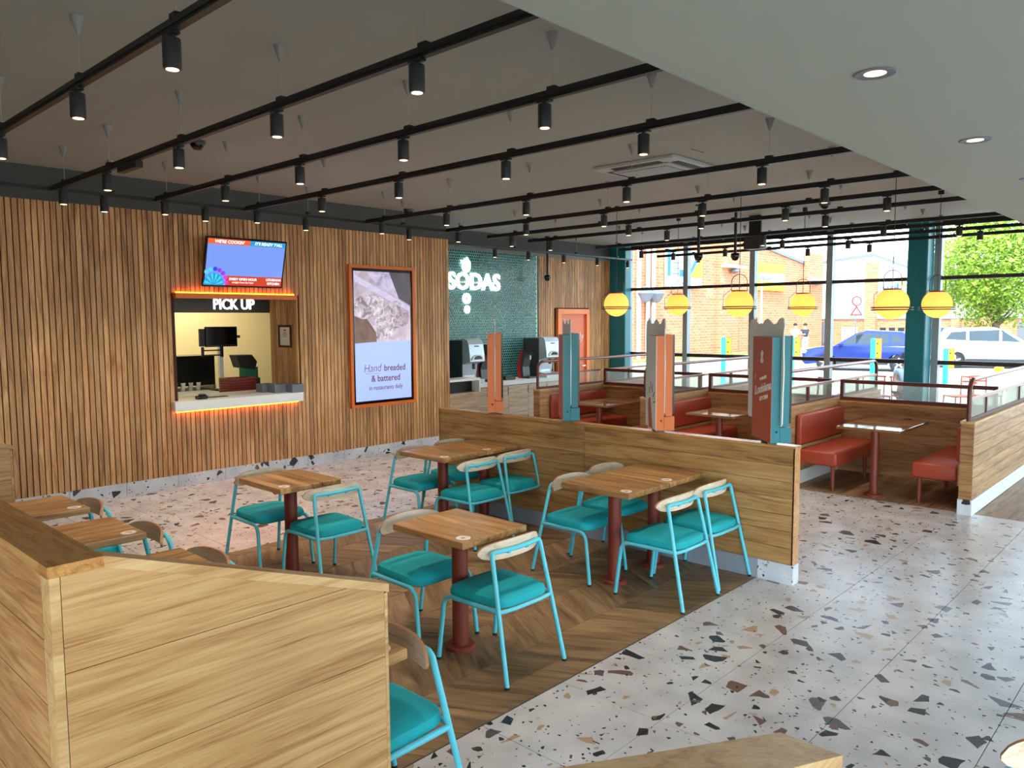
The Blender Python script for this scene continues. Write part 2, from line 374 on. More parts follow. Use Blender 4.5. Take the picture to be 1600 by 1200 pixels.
# ---- slatted wall with the pick-up opening
OX0, OX1, OZ0, OZ1 = 4.05, 5.73, .98, 2.30
wl = struct('wall_left', MB().box((-3.0,YW+.03,0), (OX0,YW+.15,ZC)).box((OX1,YW+.03,0), (8.45,YW+.15,ZC)).box((OX0,YW+.03,0), (OX1,YW+.15,OZ0-.05)).box((OX0,YW+.03,OZ1), (OX1,YW+.15,ZC)).box((8.33,YW+.15,0), (8.45,YS,ZC)), M['darkwall'])
MB().box((-3.0,YW+.022,.15), (OX0,YW+.03,ZS-.01)).box((OX1,YW+.022,.15), (8.45,YW+.03,ZS-.01)).box((OX0,YW+.022,.15), (OX1,YW+.03,OZ0-.05)).box((OX0,YW+.022,OZ1), (OX1,YW+.03,ZS-.01)).build('slat_backing', M['backing'], wl)
PIT = .0595
def slatmesh(z0, z1, w=.048, d=.026):
    me = MB().box((-w/2, 0, z0), (w/2, d, z1)).mesh('slat'); me.materials.append(M['slat']); return me
sm_full, sm_low, sm_up = slatmesh(.15, ZS), slatmesh(.15, OZ0-.05), slatmesh(OZ1+.05, ZS)
x = 1.30
while x < 8.45:
    if OX0-.02 < x < OX1+.02:
        link('slat', sm_low, None, wl, (x, YW, 0)); link('slat', sm_up, None, wl, (x, YW, 0))
    else: link('slat', sm_full, None, wl, (x, YW, 0))
    x += PIT
# right-hand reveal of the opening, also slatted
wr = struct('wall_reveal', MB().box((OX1,YW+.03,0), (OX1+.10,10.05,2.9)), M['backing'])
rm = MB().box((-.022, -.022, .9), (0, .022, 2.32)).mesh('reveal_slat'); rm.materials.append(M['slat'])
for k in range(13): link('reveal_slat', rm, None, wr, (OX1, YW+.055+k*.0545, 0))
# ---- soda wall
wf = struct('wall_far', MB().box((8.33,YS+.02,0), (XW+.1,YS+.15,ZC)), M['darkwall'])
fm = slatmesh(.15, ZS, .04, .022); fm2 = slatmesh(2.25, ZS, .04, .022)
x = 12.0
while x < 14.45:
    link('slat', fm2 if 12.5 < x < 13.66 else fm, None, wf, (x, YS-.004, 0)); x += .056
MB().box((11.97,YS+.015,.1), (14.5,YS+.02,ZS)).build('slat_backing', M['backing'], wf)
MB().box((8.45,YS+.004,.8), (11.95,YS+.02,ZS)).build('tile_grout', M['tgrout'], wf)
mb = MB(); hw, hh = .0252, .0275
rows = int((ZS-.86)/.0495)
for r in range(rows):
    for c in range(64):
        cx = 8.49+c*.0545+(.02725 if r % 2 else 0); cz = .89+r*.0495
        if cx > 11.92: continue
        ring = [(cx, cz-hh), (cx+hw*.86, cz-hh*.5), (cx+hw*.86, cz+hh*.5), (cx, cz+hh), (cx-hw*.86, cz+hh*.5), (cx-hw*.86, cz-hh*.5)]
        vs = [(p[0], YS+.004, p[1]) for p in ring]+[(cx+(p[0]-cx)*.86, YS-.004, cz+(p[1]-cz)*.86) for p in ring]
        mb.add(vs, [tuple(range(6, 12))]+[(i, (i+1) % 6, 6+(i+1) % 6, 6+i) for i in range(6)])
o = mb.build('hexagon_tiles', M['tile_t'], wf); o['kind'] = 'stuff'
struct('trim_1', MB().box((8.45,YS-.03,ZS), (14.55,YS+.02,ZS+.06)), plain('trim_grey', (120,120,116), .6))
# ---- kitchen shell behind the opening
struct('wall_kitchen', MB().box((2.2,12.6,0), (8.45,12.7,ZC)).box((2.1,YW+.15,0), (2.2,12.7,ZC)).box((8.35,YS,0), (8.45,12.7,ZC)), M['cream'])
struct('wall_kitchen_bulkhead', MB().box((3.3,10.62,2.13), (8.3,10.70,2.9)), plain('bulkhead_grey', (104,102,96), .7))
# ---- other walls
struct('wall_rear', MB().box((-3.2,-4.2,3.0), (-3.0,YW+.1,ZC)).box((-3.2,-4.2,0), (-3.0,-3.9,3.0)).box((-3.2,1.8,0), (-3.0,YW+.1,3.0)), M['offwhite'])
for k in range(2):   # glazing left of the viewer
    w = empty('window_%d' % (k+16), (-3.1, -2.475+k*2.85, 0)); w['kind'] = 'structure'
    MB().box((-.06,-1.42,0), (.06,-1.32,3.0)).box((-.06,1.32,0), (.06,1.42,3.0)).box((-.05,-1.32,0), (.05,1.32,.12)).box((-.05,-1.32,2.9), (.05,1.32,3.0)).build('window_frame', M['grey_al'], w)
    MB().box((0,-1.32,.12), (.006,1.32,2.9)).build('pane', M['winglass'], w)
# window wall
struct('wall_right', MB().box((XW-.06,-4.0,3.625), (XW+.12,YS,ZC)).box((XW-.06,-4.,0), (XW+.12,YS,.07)), M['darkwall'])
mulls = [10.16, 8.66, 7.15, 5.62, 3.79, 2.25, .72, -.8, -2.4, -4.0]
for k in range(len(mulls)-1):
    a, b = mulls[k+1], mulls[k]
    w = empty('window_%d' % (k+1), (XW, (a+b)/2, 0)); w['kind'] = 'structure'; h = (b-a)/2
    if k == 0: MB().box((-.06, h-.07, 0), (.08, h+.07, 3.625)).build('mullion', M['grey_al'], w)
    MB().box((-.06, -h-.055, 0), (.08, -h+.055, 3.625)).build('mullion', M['grey_al'], w)
    MB().box((-.05, -h+.055, 2.64), (.06, h-.055, 2.70)).build('transom', M['dark_al'], w)
    MB().box((-.05, -h+.055, 1.19), (.06, h-.055, 1.26)).build('transom', M['dark_al'], w)
    MB().box((-.05, -h+.055, 3.585), (.06, h-.055, 3.625)).build('window_head', M['dark_al'], w)
    MB().box((-.05, -h+.055, .05), (.06, h-.055, .11)).build('window_sill', M['dark_al'], w)
    for z0, z1 in ((.11,1.19), (1.26,2.64), (2.70,3.585)):
        MB().box((.008, -h+.055, z0), (.014, h-.055, z1)).build('pane', M['winglass'], w)
# glazed front behind the viewer
for k in range(6):
    x0 = -2.6+k*2.85; w = empty('window_%d' % (k+10), (x0+1.4, -4.0, 0)); w['kind'] = 'structure'
    MB().box((-1.42,-.06,0), (-1.32,.06,3.0)).box((1.32,-.06,0), (1.42,.06,3.0)).box((-1.32,-.05,0), (1.32,.05,.12)).box((-1.32,-.05,2.9), (1.32,.05,3.0)).build('window_frame', M['grey_al'], w)
    MB().box((-1.32,0,.12), (1.32,.006,2.9)).build('pane', M['winglass'], w)
struct('wall_front', MB().box((-3.0,-4.15,3.0), (15.0,-3.95,ZC)).box((-3.0,-4.15,0), (-2.6,-3.95,3.0)).box((14.5,-4.15,0), (15.0,-3.95,3.0)), M['offwhite'])
# ---- teal columns
col = struct('column_window', MB().bbox((14.30,3.84,0), (14.68,4.16,ZC), .02), M['tealcol'])
struct('column_corner', MB().bbox((14.42,10.02,0), (14.66,10.44,ZC), .02), M['tealcol'])
# ---- terrazzo skirtings
sk = struct('baseboard_left', MB().box((-3.0,YW-.006,0), (8.45,YW+.02,.02)), M['grout'])
for k in range(19):
    x0 = -2.6+k*.6
    if x0 < 8.4: MB().box((x0+.002,YW-.012,.0), (min(x0+.598,8.452),YW+.02,.15)).build('skirting_tile', M['skirt'], sk)

# ================================================================ FURNITURE
def boards_y(parent, name, x, nx, y0, y1, z0, z1, n, mat, seams=(), t=.012, gap=.0016):
    """horizontal boards on a face of constant x; nx = outward sign"""
    h = (z1-z0)/n; ys = [y0]+list(seams)+[y1]
    for i in range(n):
        for a, b in zip(ys[:-1], ys[1:]):
            MB().box((min(x, x+nx*t), a+gap, z0+i*h+gap), (max(x, x+nx*t), b-gap, z0+(i+1)*h-gap)).build(name, mat, parent)
def boards_x(parent, name, y, ny, x0, x1, z0, z1, n, mat, seams=(), t=.012, gap=.0016):
    h = (z1-z0)/n; xs = [x0]+list(seams)+[x1]
    for i in range(n):
        for a, b in zip(xs[:-1], xs[1:]):
            MB().box((a+gap, min(y, y+ny*t), z0+i*h+gap), (b-gap, max(y, y+ny*t), z0+(i+1)*h-gap)).build(name, mat, parent)
# ---- kiosk partition
PX0, PX1, PY0, PY1, PZ = 5.582, 5.656, 2.345, 6.30, 1.03
p = empty('low_partition', (5.62, 4.3, 0)); tag(p, 'long low oak partition carrying the order kiosks between dining tables and aisle', 'partition')
def W2(root):   # parts are given in world coordinates
    inv = root.matrix_basis.inverted()
    for c in root.children: c.matrix_parent_inverse = inv
MB().box((PX0,PY0+.012,.01), (PX1,PY1-.012,PZ)).build('core', M['grout'], p)
boards_y(p, 'board', PX0, -1, PY0, PY1, .15, PZ, 7, M['part_y'], seams=(4.31,))
boards_y(p, 'board', PX1, 1, PY0, PY1, .15, PZ, 7, M['part_y'], seams=(4.31,))
MB().box((PX0-.012,PY0,.15), (PX1+.012,PY0+.012,PZ)).build('end_trim', M['cap_y'], p)
MB().box((PX0-.012,PY1-.012,.15), (PX1+.012,PY1,PZ)).build('end_trim', M['cap_y'], p)
MB().box((PX0-.015,PY0-.004,PZ), (PX1+.015,PY1+.004,PZ+.022)).build('cap', M['cap_y'], p)
ys = [PY0-.006, 2.62, 3.22, 3.82, 4.42, 5.02, 5.62, PY1]
for a, b in zip(ys[:-1], ys[1:]):
    MB().box((PX0-.016,a+.001,0), (PX1+.016,b-.001,.15)).build('skirting_tile', M['skirt'] if a < 2.5 else plain('grey_skirting', (150,154,166), .5, var=.03) if 'gsk' not in M else M['gsk'], p)
    if 'gsk' not in M: M['gsk'] = plain('grey_skirting_b', (150,154,166), .5, var=.03)
W2(p)
# ---- foreground banquette screens: long back wall and its sloping end walls
AX0, AX1 = .576, .704
BY_F, BY_B = 2.10, 2.165
ZH, ZL, XL = 1.403, 1.095, 1.608
def endwall(root, yf, yb, xa, xk, xe, zh, zl):
    """end wall whose top is level from xa to xk and then slopes down to xe"""
    ct = .03
    def top(x): return zh if x <= xk else zh+(zl-zh)*(x-xk)/(xe-xk)
    n = 5; h = zh/n
    for side, (y0, y1) in enumerate(((yf, yf+.010), (yb-.010, yb))):
        for i in range(n):
            poly = [(xa+.026, i*h+.001), (xe-.014, i*h+.001), (xe-.014, (i+1)*h-.001), (xa+.026, (i+1)*h-.001)]
            poly = clip(poly, lambda q: (zh-ct-q[1])); poly = clip(poly, lambda q: (zh-ct+(zl-zh)*(q[0]-xk)/(xe-xk)-q[1]))
            if len(poly) > 2: MB().prism(poly, 1, y0, y1).build('board', M['oak_x'], root)
    core = clip(clip([(xa+.02, 0), (xe-.01, 0), (xe-.01, zh), (xa+.02, zh)], lambda q: zh-ct-q[1]-.004), lambda q: (zh-ct-.004+(zl-zh)*(q[0]-xk)/(xe-xk)-q[1]))
    MB().prism(core, 1, yf+.010, yb-.010).build('core', M['oak_x'], root)
    MB().box((xa,yf,0), (xa+.024,yb,zh-ct)).build('corner_trim', M['cap_x'], root)
    MB().box((xe-.013,yf,0), (xe,yb,zl-ct)).build('end_trim', M['cap_x'], root)
    MB().prism([(xk,zh-ct), (xe+.004,zl-ct), (xe+.004,zl), (xk,zh)], 1, yf-.004, yb+.004).build('sloping_cap', M['cap_x'], root)
    MB().box((xa-.004,yf-.004,zh-ct), (xk,yb,zh)).build('level_cap', M['cap_y'], root)
b = empty('banquette_screen', (1.1, 2.13, 0)); tag(b, 'oak end screen with sloping top edge, large in the lower left foreground', 'screen')
endwall(b, BY_F, BY_B, AX0, AX1, XL, ZH, ZL); W2(b)
b = empty('banquette_screen', (1.1, 6.63, 0)); tag(b, 'oak end screen standing at the slatted wall at the left picture edge', 'screen')
endwall(b, 6.60, 6.665, AX0, AX1, 1.62, ZH, ZL); W2(b)
b = empty('banquette_partition', (.64, 4.3, 0)); tag(b, 'tall oak banquette back wall running away along the left picture edge', 'partition')
MB().box((AX0+.012,BY_B+.002,.01), (AX1-.012,6.594,ZH-.03)).build('core', M['oak_y'], b)
boards_y(b, 'board', AX0+.012, -1, BY_B+.002, 6.594, .0, ZH-.032, 8, M['oak_y'])
boards_y(b, 'board', AX1-.012, 1, BY_B+.002, 6.594, .0, ZH-.032, 8, M['oak_y'])
MB().box((AX0-.004,BY_B+.001,ZH-.03), (AX1,6.594,ZH)).build('cap', M['cap_y'], b); W2(b)
b = empty('banquette_screen', (1.0, .62, 0)); tag(b, 'pale sloping screen top cut off by the bottom picture edge', 'screen')
endwall(b, .557, .683, .35, .48, 1.585, 1.47, 1.095); W2(b)

# ---- tables
PI = math.pi
TZ = .77
stave = {}
def make_table(loc, label, sx=.53, sy=.62, sticker=(-1, -1), rz=0.0):
    t = empty('dining_table', loc, rz); tag(t, label, 'table', 'square butcher block tables')
    n = 6; w = sx/n
    for i in range(n):
        key = (i == 0, i == n-1)
        if key not in stave:
            x0, x1 = -.53/12+.0004, .53/12-.0004
            stave[key] = MB().bbox((x0,-.31,0), (x1,.31,.04), .003, 1).mesh('tabletop_stave'); stave[key].materials.append(M['table'])
        link('tabletop_stave', stave[key], None, t, (-sx/2+w*(i+.5), 0, TZ-.04)).scale = (w/(.53/6), sy/.62, 1)
    MB().lathe([(.05,.028), (.05,TZ-.052)], n=24).build('pedestal', M['maroon'], t, True)
    MB().lathe([(.0,0), (.092,0), (.092,.024), (.086,.03), (.0,.03)], n=28).build('base_disc', M['maroon'], t, True)
    MB().box((-.16,-.16,TZ-.052), (.16,.16,TZ-.0405)).build('mounting_plate', M['black'], t)
    s = empty('table_sticker', (sticker[0]*(sx/2-.075), sticker[1]*(sy/2-.075), TZ), parent=t)
    MB().prism([(.042*math.cos(2*PI*i/24), .042*math.sin(2*PI*i/24)) for i in range(24)], 2, .0002, .0022).build('sticker_disc', M['kwhite'], s)
    MB().prism([(.030+.006*math.cos(a), .006*math.sin(a)) for a in [2*PI*i/8 for i in range(8)]], 2, .0022, .0028).build('sticker_ring', M['door_or'], s)
    MB().prism([(-.026,-.012), (.0,-.02), (.012,.0), (-.004,.018), (-.01,.004)], 2, .0022, .0028).build('sticker_print', M['door_or'], s)
    return t
# ---- chair
def make_chair():
    c = empty('dining_chair')
    r = .0135
    rear = []
    for s in (-1, 1):
        f = Vector((s*.245,-.285,0)); tp = Vector((s*.2,-.132,.712))
        MB().tube([f+Vector((0,0,.012)), tp-(tp-f).normalized()*.016, tp+Vector((-s*.006,.0,-.003)), tp+Vector((-s*.02,-.003,.002))], r, 10).build('rear_leg', M['aqua'], c, True)
        MB().tube([f, f+Vector((0,0,.014))], r*1.06, 10).build('foot_cap', M['black'], c)
    MB().tube([(-.184,-.134,.714), (-.09,-.15,.714), (0,-.156,.714), (.09,-.15,.714), (.184,-.134,.714)], r, 10).build('back_bar', M['aqua'], c, True)
    for s in (-1, 1):
        pts = [(s*.222,-.196,.40), (s*.226,0,.40), (s*.228,.175,.40)]
        for k in range(1, 6):
            a = math.pi/2*k/5; pts.append((s*.229, .175+.065*math.sin(a), .40-.07*(1-math.cos(a))))
        pts.append((s*.237,.28,.014))
        MB().tube(pts, r, 10).build('front_leg', M['aqua'], c, True)
        MB().tube([(s*.237,.28,0), (s*.237,.28,.015)], r*1.06, 10).build('foot_cap', M['black'], c)
    MB().tube([(-.22,-.197,.40), (-.2,-.212,.399), (-.1,-.222,.398), (.1,-.222,.398), (.2,-.212,.399), (.22,-.197,.40)], r*.85, 8).build('rear_rail', M['aqua'], c, True)
    MB().tube([(-.228,.11,.397), (.228,.11,.397)], r*.8, 8).build('front_rail', M['aqua'], c, True)
    # upholstered seat: superellipse dome
    mb = MB(); n = 36; rings = [(.97,.407), (1.0,.414), (1.002,.438), (.975,.456), (.86,.470), (.5,.478), (.0,.480)]
    vs = []; fs = []
    for q, z in rings[:-1]:
        for k in range(n):
            a = 2*math.pi*k/n; ca, sa = math.cos(a), math.sin(a); e = .36
            X = .217*abs(ca)**e*(1 if ca >= 0 else -1)*q; Y = .228*abs(sa)**e*(1 if sa >= 0 else -1)*q+.012
            X *= 1.0+.05*(Y/.24)
            vs.append((X, Y, z-(.012 if Y > .17 else 0)*(Y-.17)/.08))
    m = len(rings)-1
    for i in range(m-1): fs += [(i*n+k, i*n+(k+1) % n, (i+1)*n+(k+1) % n, (i+1)*n+k) for k in range(n)]
    vs.append((0,.012,.480)); fs += [((m-1)*n+k, (m-1)*n+(k+1) % n, m*n) for k in range(n)]; fs.append(tuple(range(n))[::-1])
    mb.add(vs, fs).build('seat', M['teal_seat'], c, True)
    # bent plywood back
    ns, nz = 24, 6; vs = []; fs = []
    def bp(i, j, off):
        s = -1+2*i/ns; x = .254*s; y = -.140+.068*abs(s)**2.3+off
        hh = .047*max(.02, (1-abs(s)**5))**.5; zc = .706+.004*(1-s*s)
        return (x*(1-.04*(off < -.001)), y, zc-hh+2*hh*j/nz+.012*(1-s*s)*(j/nz))
    for off in (0.0, .013):
        vs += [bp(i, j, off) for i in range(ns+1) for j in range(nz+1)]
    K = (ns+1)*(nz+1); I = lambda i, j: i*(nz+1)+j
    fr = [(I(i,j), I(i+1,j), I(i+1,j+1), I(i,j+1)) for i in range(ns) for j in range(nz)]
    fs = [f[::-1] for f in fr]+[tuple(K+q for q in f) for f in fr]
    MB().add(vs, fs).build('backrest', M['ply'], c, True)
    ed = []
    loop = [(i,0) for i in range(ns+1)]+[(ns,j) for j in range(1,nz+1)]+[(i,nz) for i in range(ns-1,-1,-1)]+[(0,j) for j in range(nz-1,0,-1)]
    vs = [bp(i,j,-.0006) for i,j in loop]+[bp(i,j,.0136) for i,j in loop]; L = len(loop)
    MB().add(vs, [(k, (k+1) % L, L+(k+1) % L, L+k) for k in range(L)]).build('backrest_edge', M['ply_edge'], c)
    for s in (-1, 1): MB().box((s*.075-.011,-.152,.692), (s*.075+.011,-.134,.714)).build('bracket', M['aqua'], c)
    return c
chair0 = make_chair(); first = [True]
def chair(x, y, rz, label):
    c = chair0 if first[0] else copy_tree(chair0); first[0] = False
    c.location = (x, y, 0); c.rotation_euler = (0, 0, rz); tag(c, label, 'chair', 'aqua framed dining chairs'); return c
make_table((3.14,3.38,0), 'small square wooden table with sticker, nearest table in the middle of the plank floor')
chair(3.18,3.08,0, 'teal chair in the centre with its back turned, at the nearest middle table')
chair(3.12,3.74,PI, 'teal chair facing the viewer across the nearest middle table')
make_table((4.745,3.38,0), 'wooden table beside the partition, near pair, the one farther from the partition')
make_table((5.285,3.38,0), 'wooden table touching the oak partition below the kiosks, near pair')
chair(4.77,2.94,0, 'teal chair with its back turned at the near partition tables, left of two')
chair(5.318,2.965,0, 'teal chair with its back turned, close against the near partition end')
chair(4.775,3.74,PI, 'teal chair facing the viewer at the near partition pair, left of the two')
chair(5.312,3.80,PI, 'teal chair facing the viewer at the near partition pair, against the partition')
make_table((4.83,5.42,0), 'wooden table of the far pair by the partition, the one farther from the partition')
make_table((5.372,5.42,0), 'wooden table of the far pair touching the far end of the partition')
chair(4.83,5.02,0, 'teal chair with its back turned at the far partition tables, left of two')
chair(5.36,5.06,0, 'teal chair with its back turned at the far tables, against the partition')
chair(4.84,5.76,PI, 'teal chair facing the viewer at the far partition tables, leg near terrazzo edge')
chair(5.37,5.82,PI, 'teal chair facing the viewer, mostly hidden behind the far partition pair')
make_table((3.19,5.38,0), 'square wooden table standing alone by the plank edge in front of the slatted wall')
chair(3.31,5.05,0, 'teal chair with its back turned at the lone table near the slatted wall')
chair(3.22,5.78,PI, 'teal chair facing the viewer at the lone table near the slatted wall')
lt = ['farthest of the banquette row, next to the slatted wall', 'second from the slatted wall in the banquette row', 'third from the slatted wall in the banquette row', 'nearest of the banquette row, behind the foreground screen']
for k, (yt, yc) in enumerate(((5.82,5.76), (4.90,4.80), (3.89,3.98), (2.50,2.42))):
    make_table((1.475,yt,0), 'wooden table, '+lt[k], sx=.56, sy=.63, rz=PI/2)
    chair(1.775,yc,PI/2, 'teal chair, '+lt[k])
chair(2.61,.185,PI*.62, 'pale chair back cut off by the lower right picture corner')

# ---- order kiosks on the partition
def kiosk(y, backm, sidem, label, variant):
    k = empty('order_kiosk', (5.563, y, 0), math.radians(225)); tag(k, label, 'kiosk', 'order kiosks on the partition')
    z0 = 1.085
    MB().box((-.07,.03,1.0525), (.07,.10,z0)).build('mounting_foot', M['dgrey'], k)
    MB().box((-.2,0,z0), (.2,.004,1.862)).build('back_panel', backm, k)
    MB().box((-.2,.004,z0), (.2,.070,1.862)).build('body', sidem, k)
    MB().box((-.2,.072,z0), (.2,.155,1.198)).build('lower_body', sidem, k)
    MB().cyl((.2,.045,1.165), (.2015,.045,1.165), .0085, 14).build('lock', M['blackgloss'], k)
    s = MB().box((-.2,.080,1.203), (.2,.136,1.874)).build('screen_module', sidem, k)
    MB().box((-.2,.136,1.228), (.2,.153,1.874)).build('screen_glass', M['blackgloss'], s)
    # white board with a wavy crown, sandwiched between body and screen
    top = [(.37,1.90), (.385,1.95), (.37,1.992), (.33,2.005), (.28,1.995), (.23,1.962), (.16,1.955), (.09,1.985), (.04,2.0), (-.02,1.985), (-.06,1.955), (-.10,1.965), (-.14,1.955), (-.18,1.975), (-.2,2.01), (-.23,1.99), (-.26,2.015), (-.28,1.985), (-.32,1.99), (-.35,1.96), (-.36,1.91)]
    poly = [((q-.14) if variant == 4 else (q-.18), z) for q, z in [(-.36,1.225), (-.345,1.205), (.345,1.205), (.37,1.225), (.375,1.45), (.385,1.62), (.372,1.75)]+top]
    MB().prism(poly, 1, .0705, .0795).build('crown_board', M['kwhite'], k)
    RB = (math.pi/2, 0, 0)
    if variant == 4:
        text('kiosk_lettering', 'Louisiana', .092, M['kwhite'], k, (.02,-.002,1.475), (math.pi/2,math.radians(-12),0), .001, .002, .35)
        text('kiosk_lettering', 'KITCHEN', .042, M['kwhite'], k, (.05,-.002,1.405), (math.pi/2,math.radians(-12),0), .001, .001)
        text('kiosk_lettering', 'FAMOUS', .036, M['kwhite'], k, (.03,-.002,1.552), (math.pi/2,math.radians(-12),0), .001)
        em = MB()
        for ang, ln in ((-.35,.045), (0,.062), (.3,.05)):
            em.prism([(.0+math.sin(ang)*.01-.008,1.70), (.008+math.sin(ang)*.01,1.70), (math.sin(ang)*ln*1.4+.008,1.70+ln), (math.sin(ang)*ln*1.4-.006,1.70+ln)], 1, -.003, -.001)
        em.prism([(.03*math.cos(a), 1.685+.022*math.sin(a)) for a in [2*PI*i/14 for i in range(14)]], 1, -.003, -.001); em.build('emblem', M['kwhite'], k)
        MB().prism([(-.13+.024*math.cos(a), 1.555+.024*math.sin(a)) for a in [2*PI*i/18 for i in range(18)]], 1, -.0028, -.001).build('emblem', M['orange'], k)
    if variant == 3:
        hand = MB()
        hand.prism([(-.06,z0), (.08,z0), (.02,1.27), (-.01,1.34), (-.07,1.33), (-.09,1.27)], 1, -.003, -.001); hand.build('printed_arm', M['terra'], k)
        ray = MB()
        for a, r0, r1 in ((.2,.10,.16), (.7,.10,.17), (1.15,.11,.19), (1.6,.12,.19), (2.1,.1,.16)):
            c_, s_ = math.cos(a), math.sin(a); ray.prism([(.02+c_*r0-s_*.007, 1.29+s_*r0+c_*.007), (.02+c_*r0+s_*.007, 1.29+s_*r0-c_*.007), (.02+c_*r1+s_*.004, 1.29+s_*r1-c_*.004), (.02+c_*r1-s_*.004, 1.29+s_*r1+c_*.004)], 1, -.003, -.001)
        ray.build('printed_rays', M['dgrey'], k)
    if variant == 2:
        MB().prism([(.14,1.40), (.19,1.40), (.2,1.44), (.2,1.5), (.15,1.48)], 1, -.003, -.001).build('printed_mark', M['orange'], k)
    return k
kiosk(5.544, M['orange'], M['orange'], 'all orange kiosk tower seen edge on, farthest along the partition', 1)
kiosk(4.583, M['terra'], M['tealk'], 'teal kiosk tower with narrow terracotta back, in front of the orange door', 2)
kiosk(3.598, M['kwhite'], M['orange'], 'orange kiosk tower with white back printed with a raised arm', 3)
kiosk(2.613, M['terra'], M['tealk'], 'terracotta and teal kiosk tower with script lettering, nearest the partition end', 4)

# ---- booths
DY = [1.93, 3.85, 5.77, 7.69]; BXB = 10.40
dl = ['nearest booth divider, its long oak side running out of the picture at right', 'second booth divider from the right, left of the nearest booth table', 'third booth divider from the right, between the middle and the farthest booth', 'farthest booth divider, ending beside the soda counter']
def fluted(a0, a1, z0, z1, const, axis):
    n = int((a1-a0)/.015); vs = []
    for i in range(n+1):
        u = a0+(a1-a0)*i/n; w = const+.006*(1 if i % 2 else -1)
        for z in (z0, z1): vs.append((u, w, z) if axis == 0 else (w, u, z))
    return MB().add(vs, [(2*i, 2*i+2, 2*i+3, 2*i+1) for i in range(n)])
for k, y in enumerate(DY):
    d = empty('booth_divider', (10.4, y, 0)); tag(d, 'oak '+dl[k], 'booth divider', 'booth dividers')
    x0, x1 = 8.76, 12.0
    MB().box((x0+.014,y-.048,.0), (x1-.014,y+.048,.928)).build('core', M['booth_x'], d)
    for s in (-1, 1):
        boards_x(d, 'board', y+s*.048, s, x0+.012, x1-.012, .16, .93, 7, M['booth_x'])
        MB().box((x0,min(y+s*.048,y+s*.066),0), (x1,max(y+s*.048,y+s*.066),.158)).build('skirting', M['white'], d)
    for xa in (x0, x1-.012):
        boards_y(d, 'end_board', xa, 1, y-.06, y+.06, .16, .93, 10, M['booth_y'])
        MB().box((xa-.002,y-.062,0), (xa+.014,y+.062,.158)).build('end_skirting', M['skirt'], d)
    MB().box((x0-.004,y-.066,.93), (x1+.004,y+.066,.955)).build('cap', M['cap_x'], d)
    # frame: curved end posts and top rail
    pts = [(x0+.03,y,.955), (x0+.03,y,1.25)]
    for q in range(1, 6):
        a = PI/2*q/5; pts.append((x0+.03+.12*(1-math.cos(a)), y, 1.25+.12*math.sin(a)))
    tail = [(x1-.03-(p[0]-x0-.03), y, p[2]) for p in pts[::-1]]
    MB().tube(pts, .022, 10).build('end_post', M['maroon_d'], d, True); MB().tube(tail, .022, 10).build('end_post', M['maroon_d'], d, True)
    MB().tube([pts[-1], tail[0]], .021, 10).build('top_rail', M['rail'], d, True)
    MB().box((x0+.05,y-.014,1.155), (x1-.05,y+.014,1.185)).build('glass_rail', M['rail'], d)
    MB().box((x0+.05,y-.018,.955), (x1-.05,y+.018,.985)).build('bottom_frame', M['maroon_d'], d)
    for xp in (9.48, 11.2): MB().box((xp-.02,y-.018,.985), (xp+.02,y+.018,1.155)).build('frame_post', M['maroon_d'], d)
    for a, b_ in ((x0+.055,9.46), (9.5,BXB-.045), (BXB+.045,11.18), (11.22,x1-.055)):
        fluted(a, b_, .985, 1.155, y, 0).build('fluted_pane', M['flute'], d)
    W2(d)
bn = ['nearest', 'middle', 'farthest']
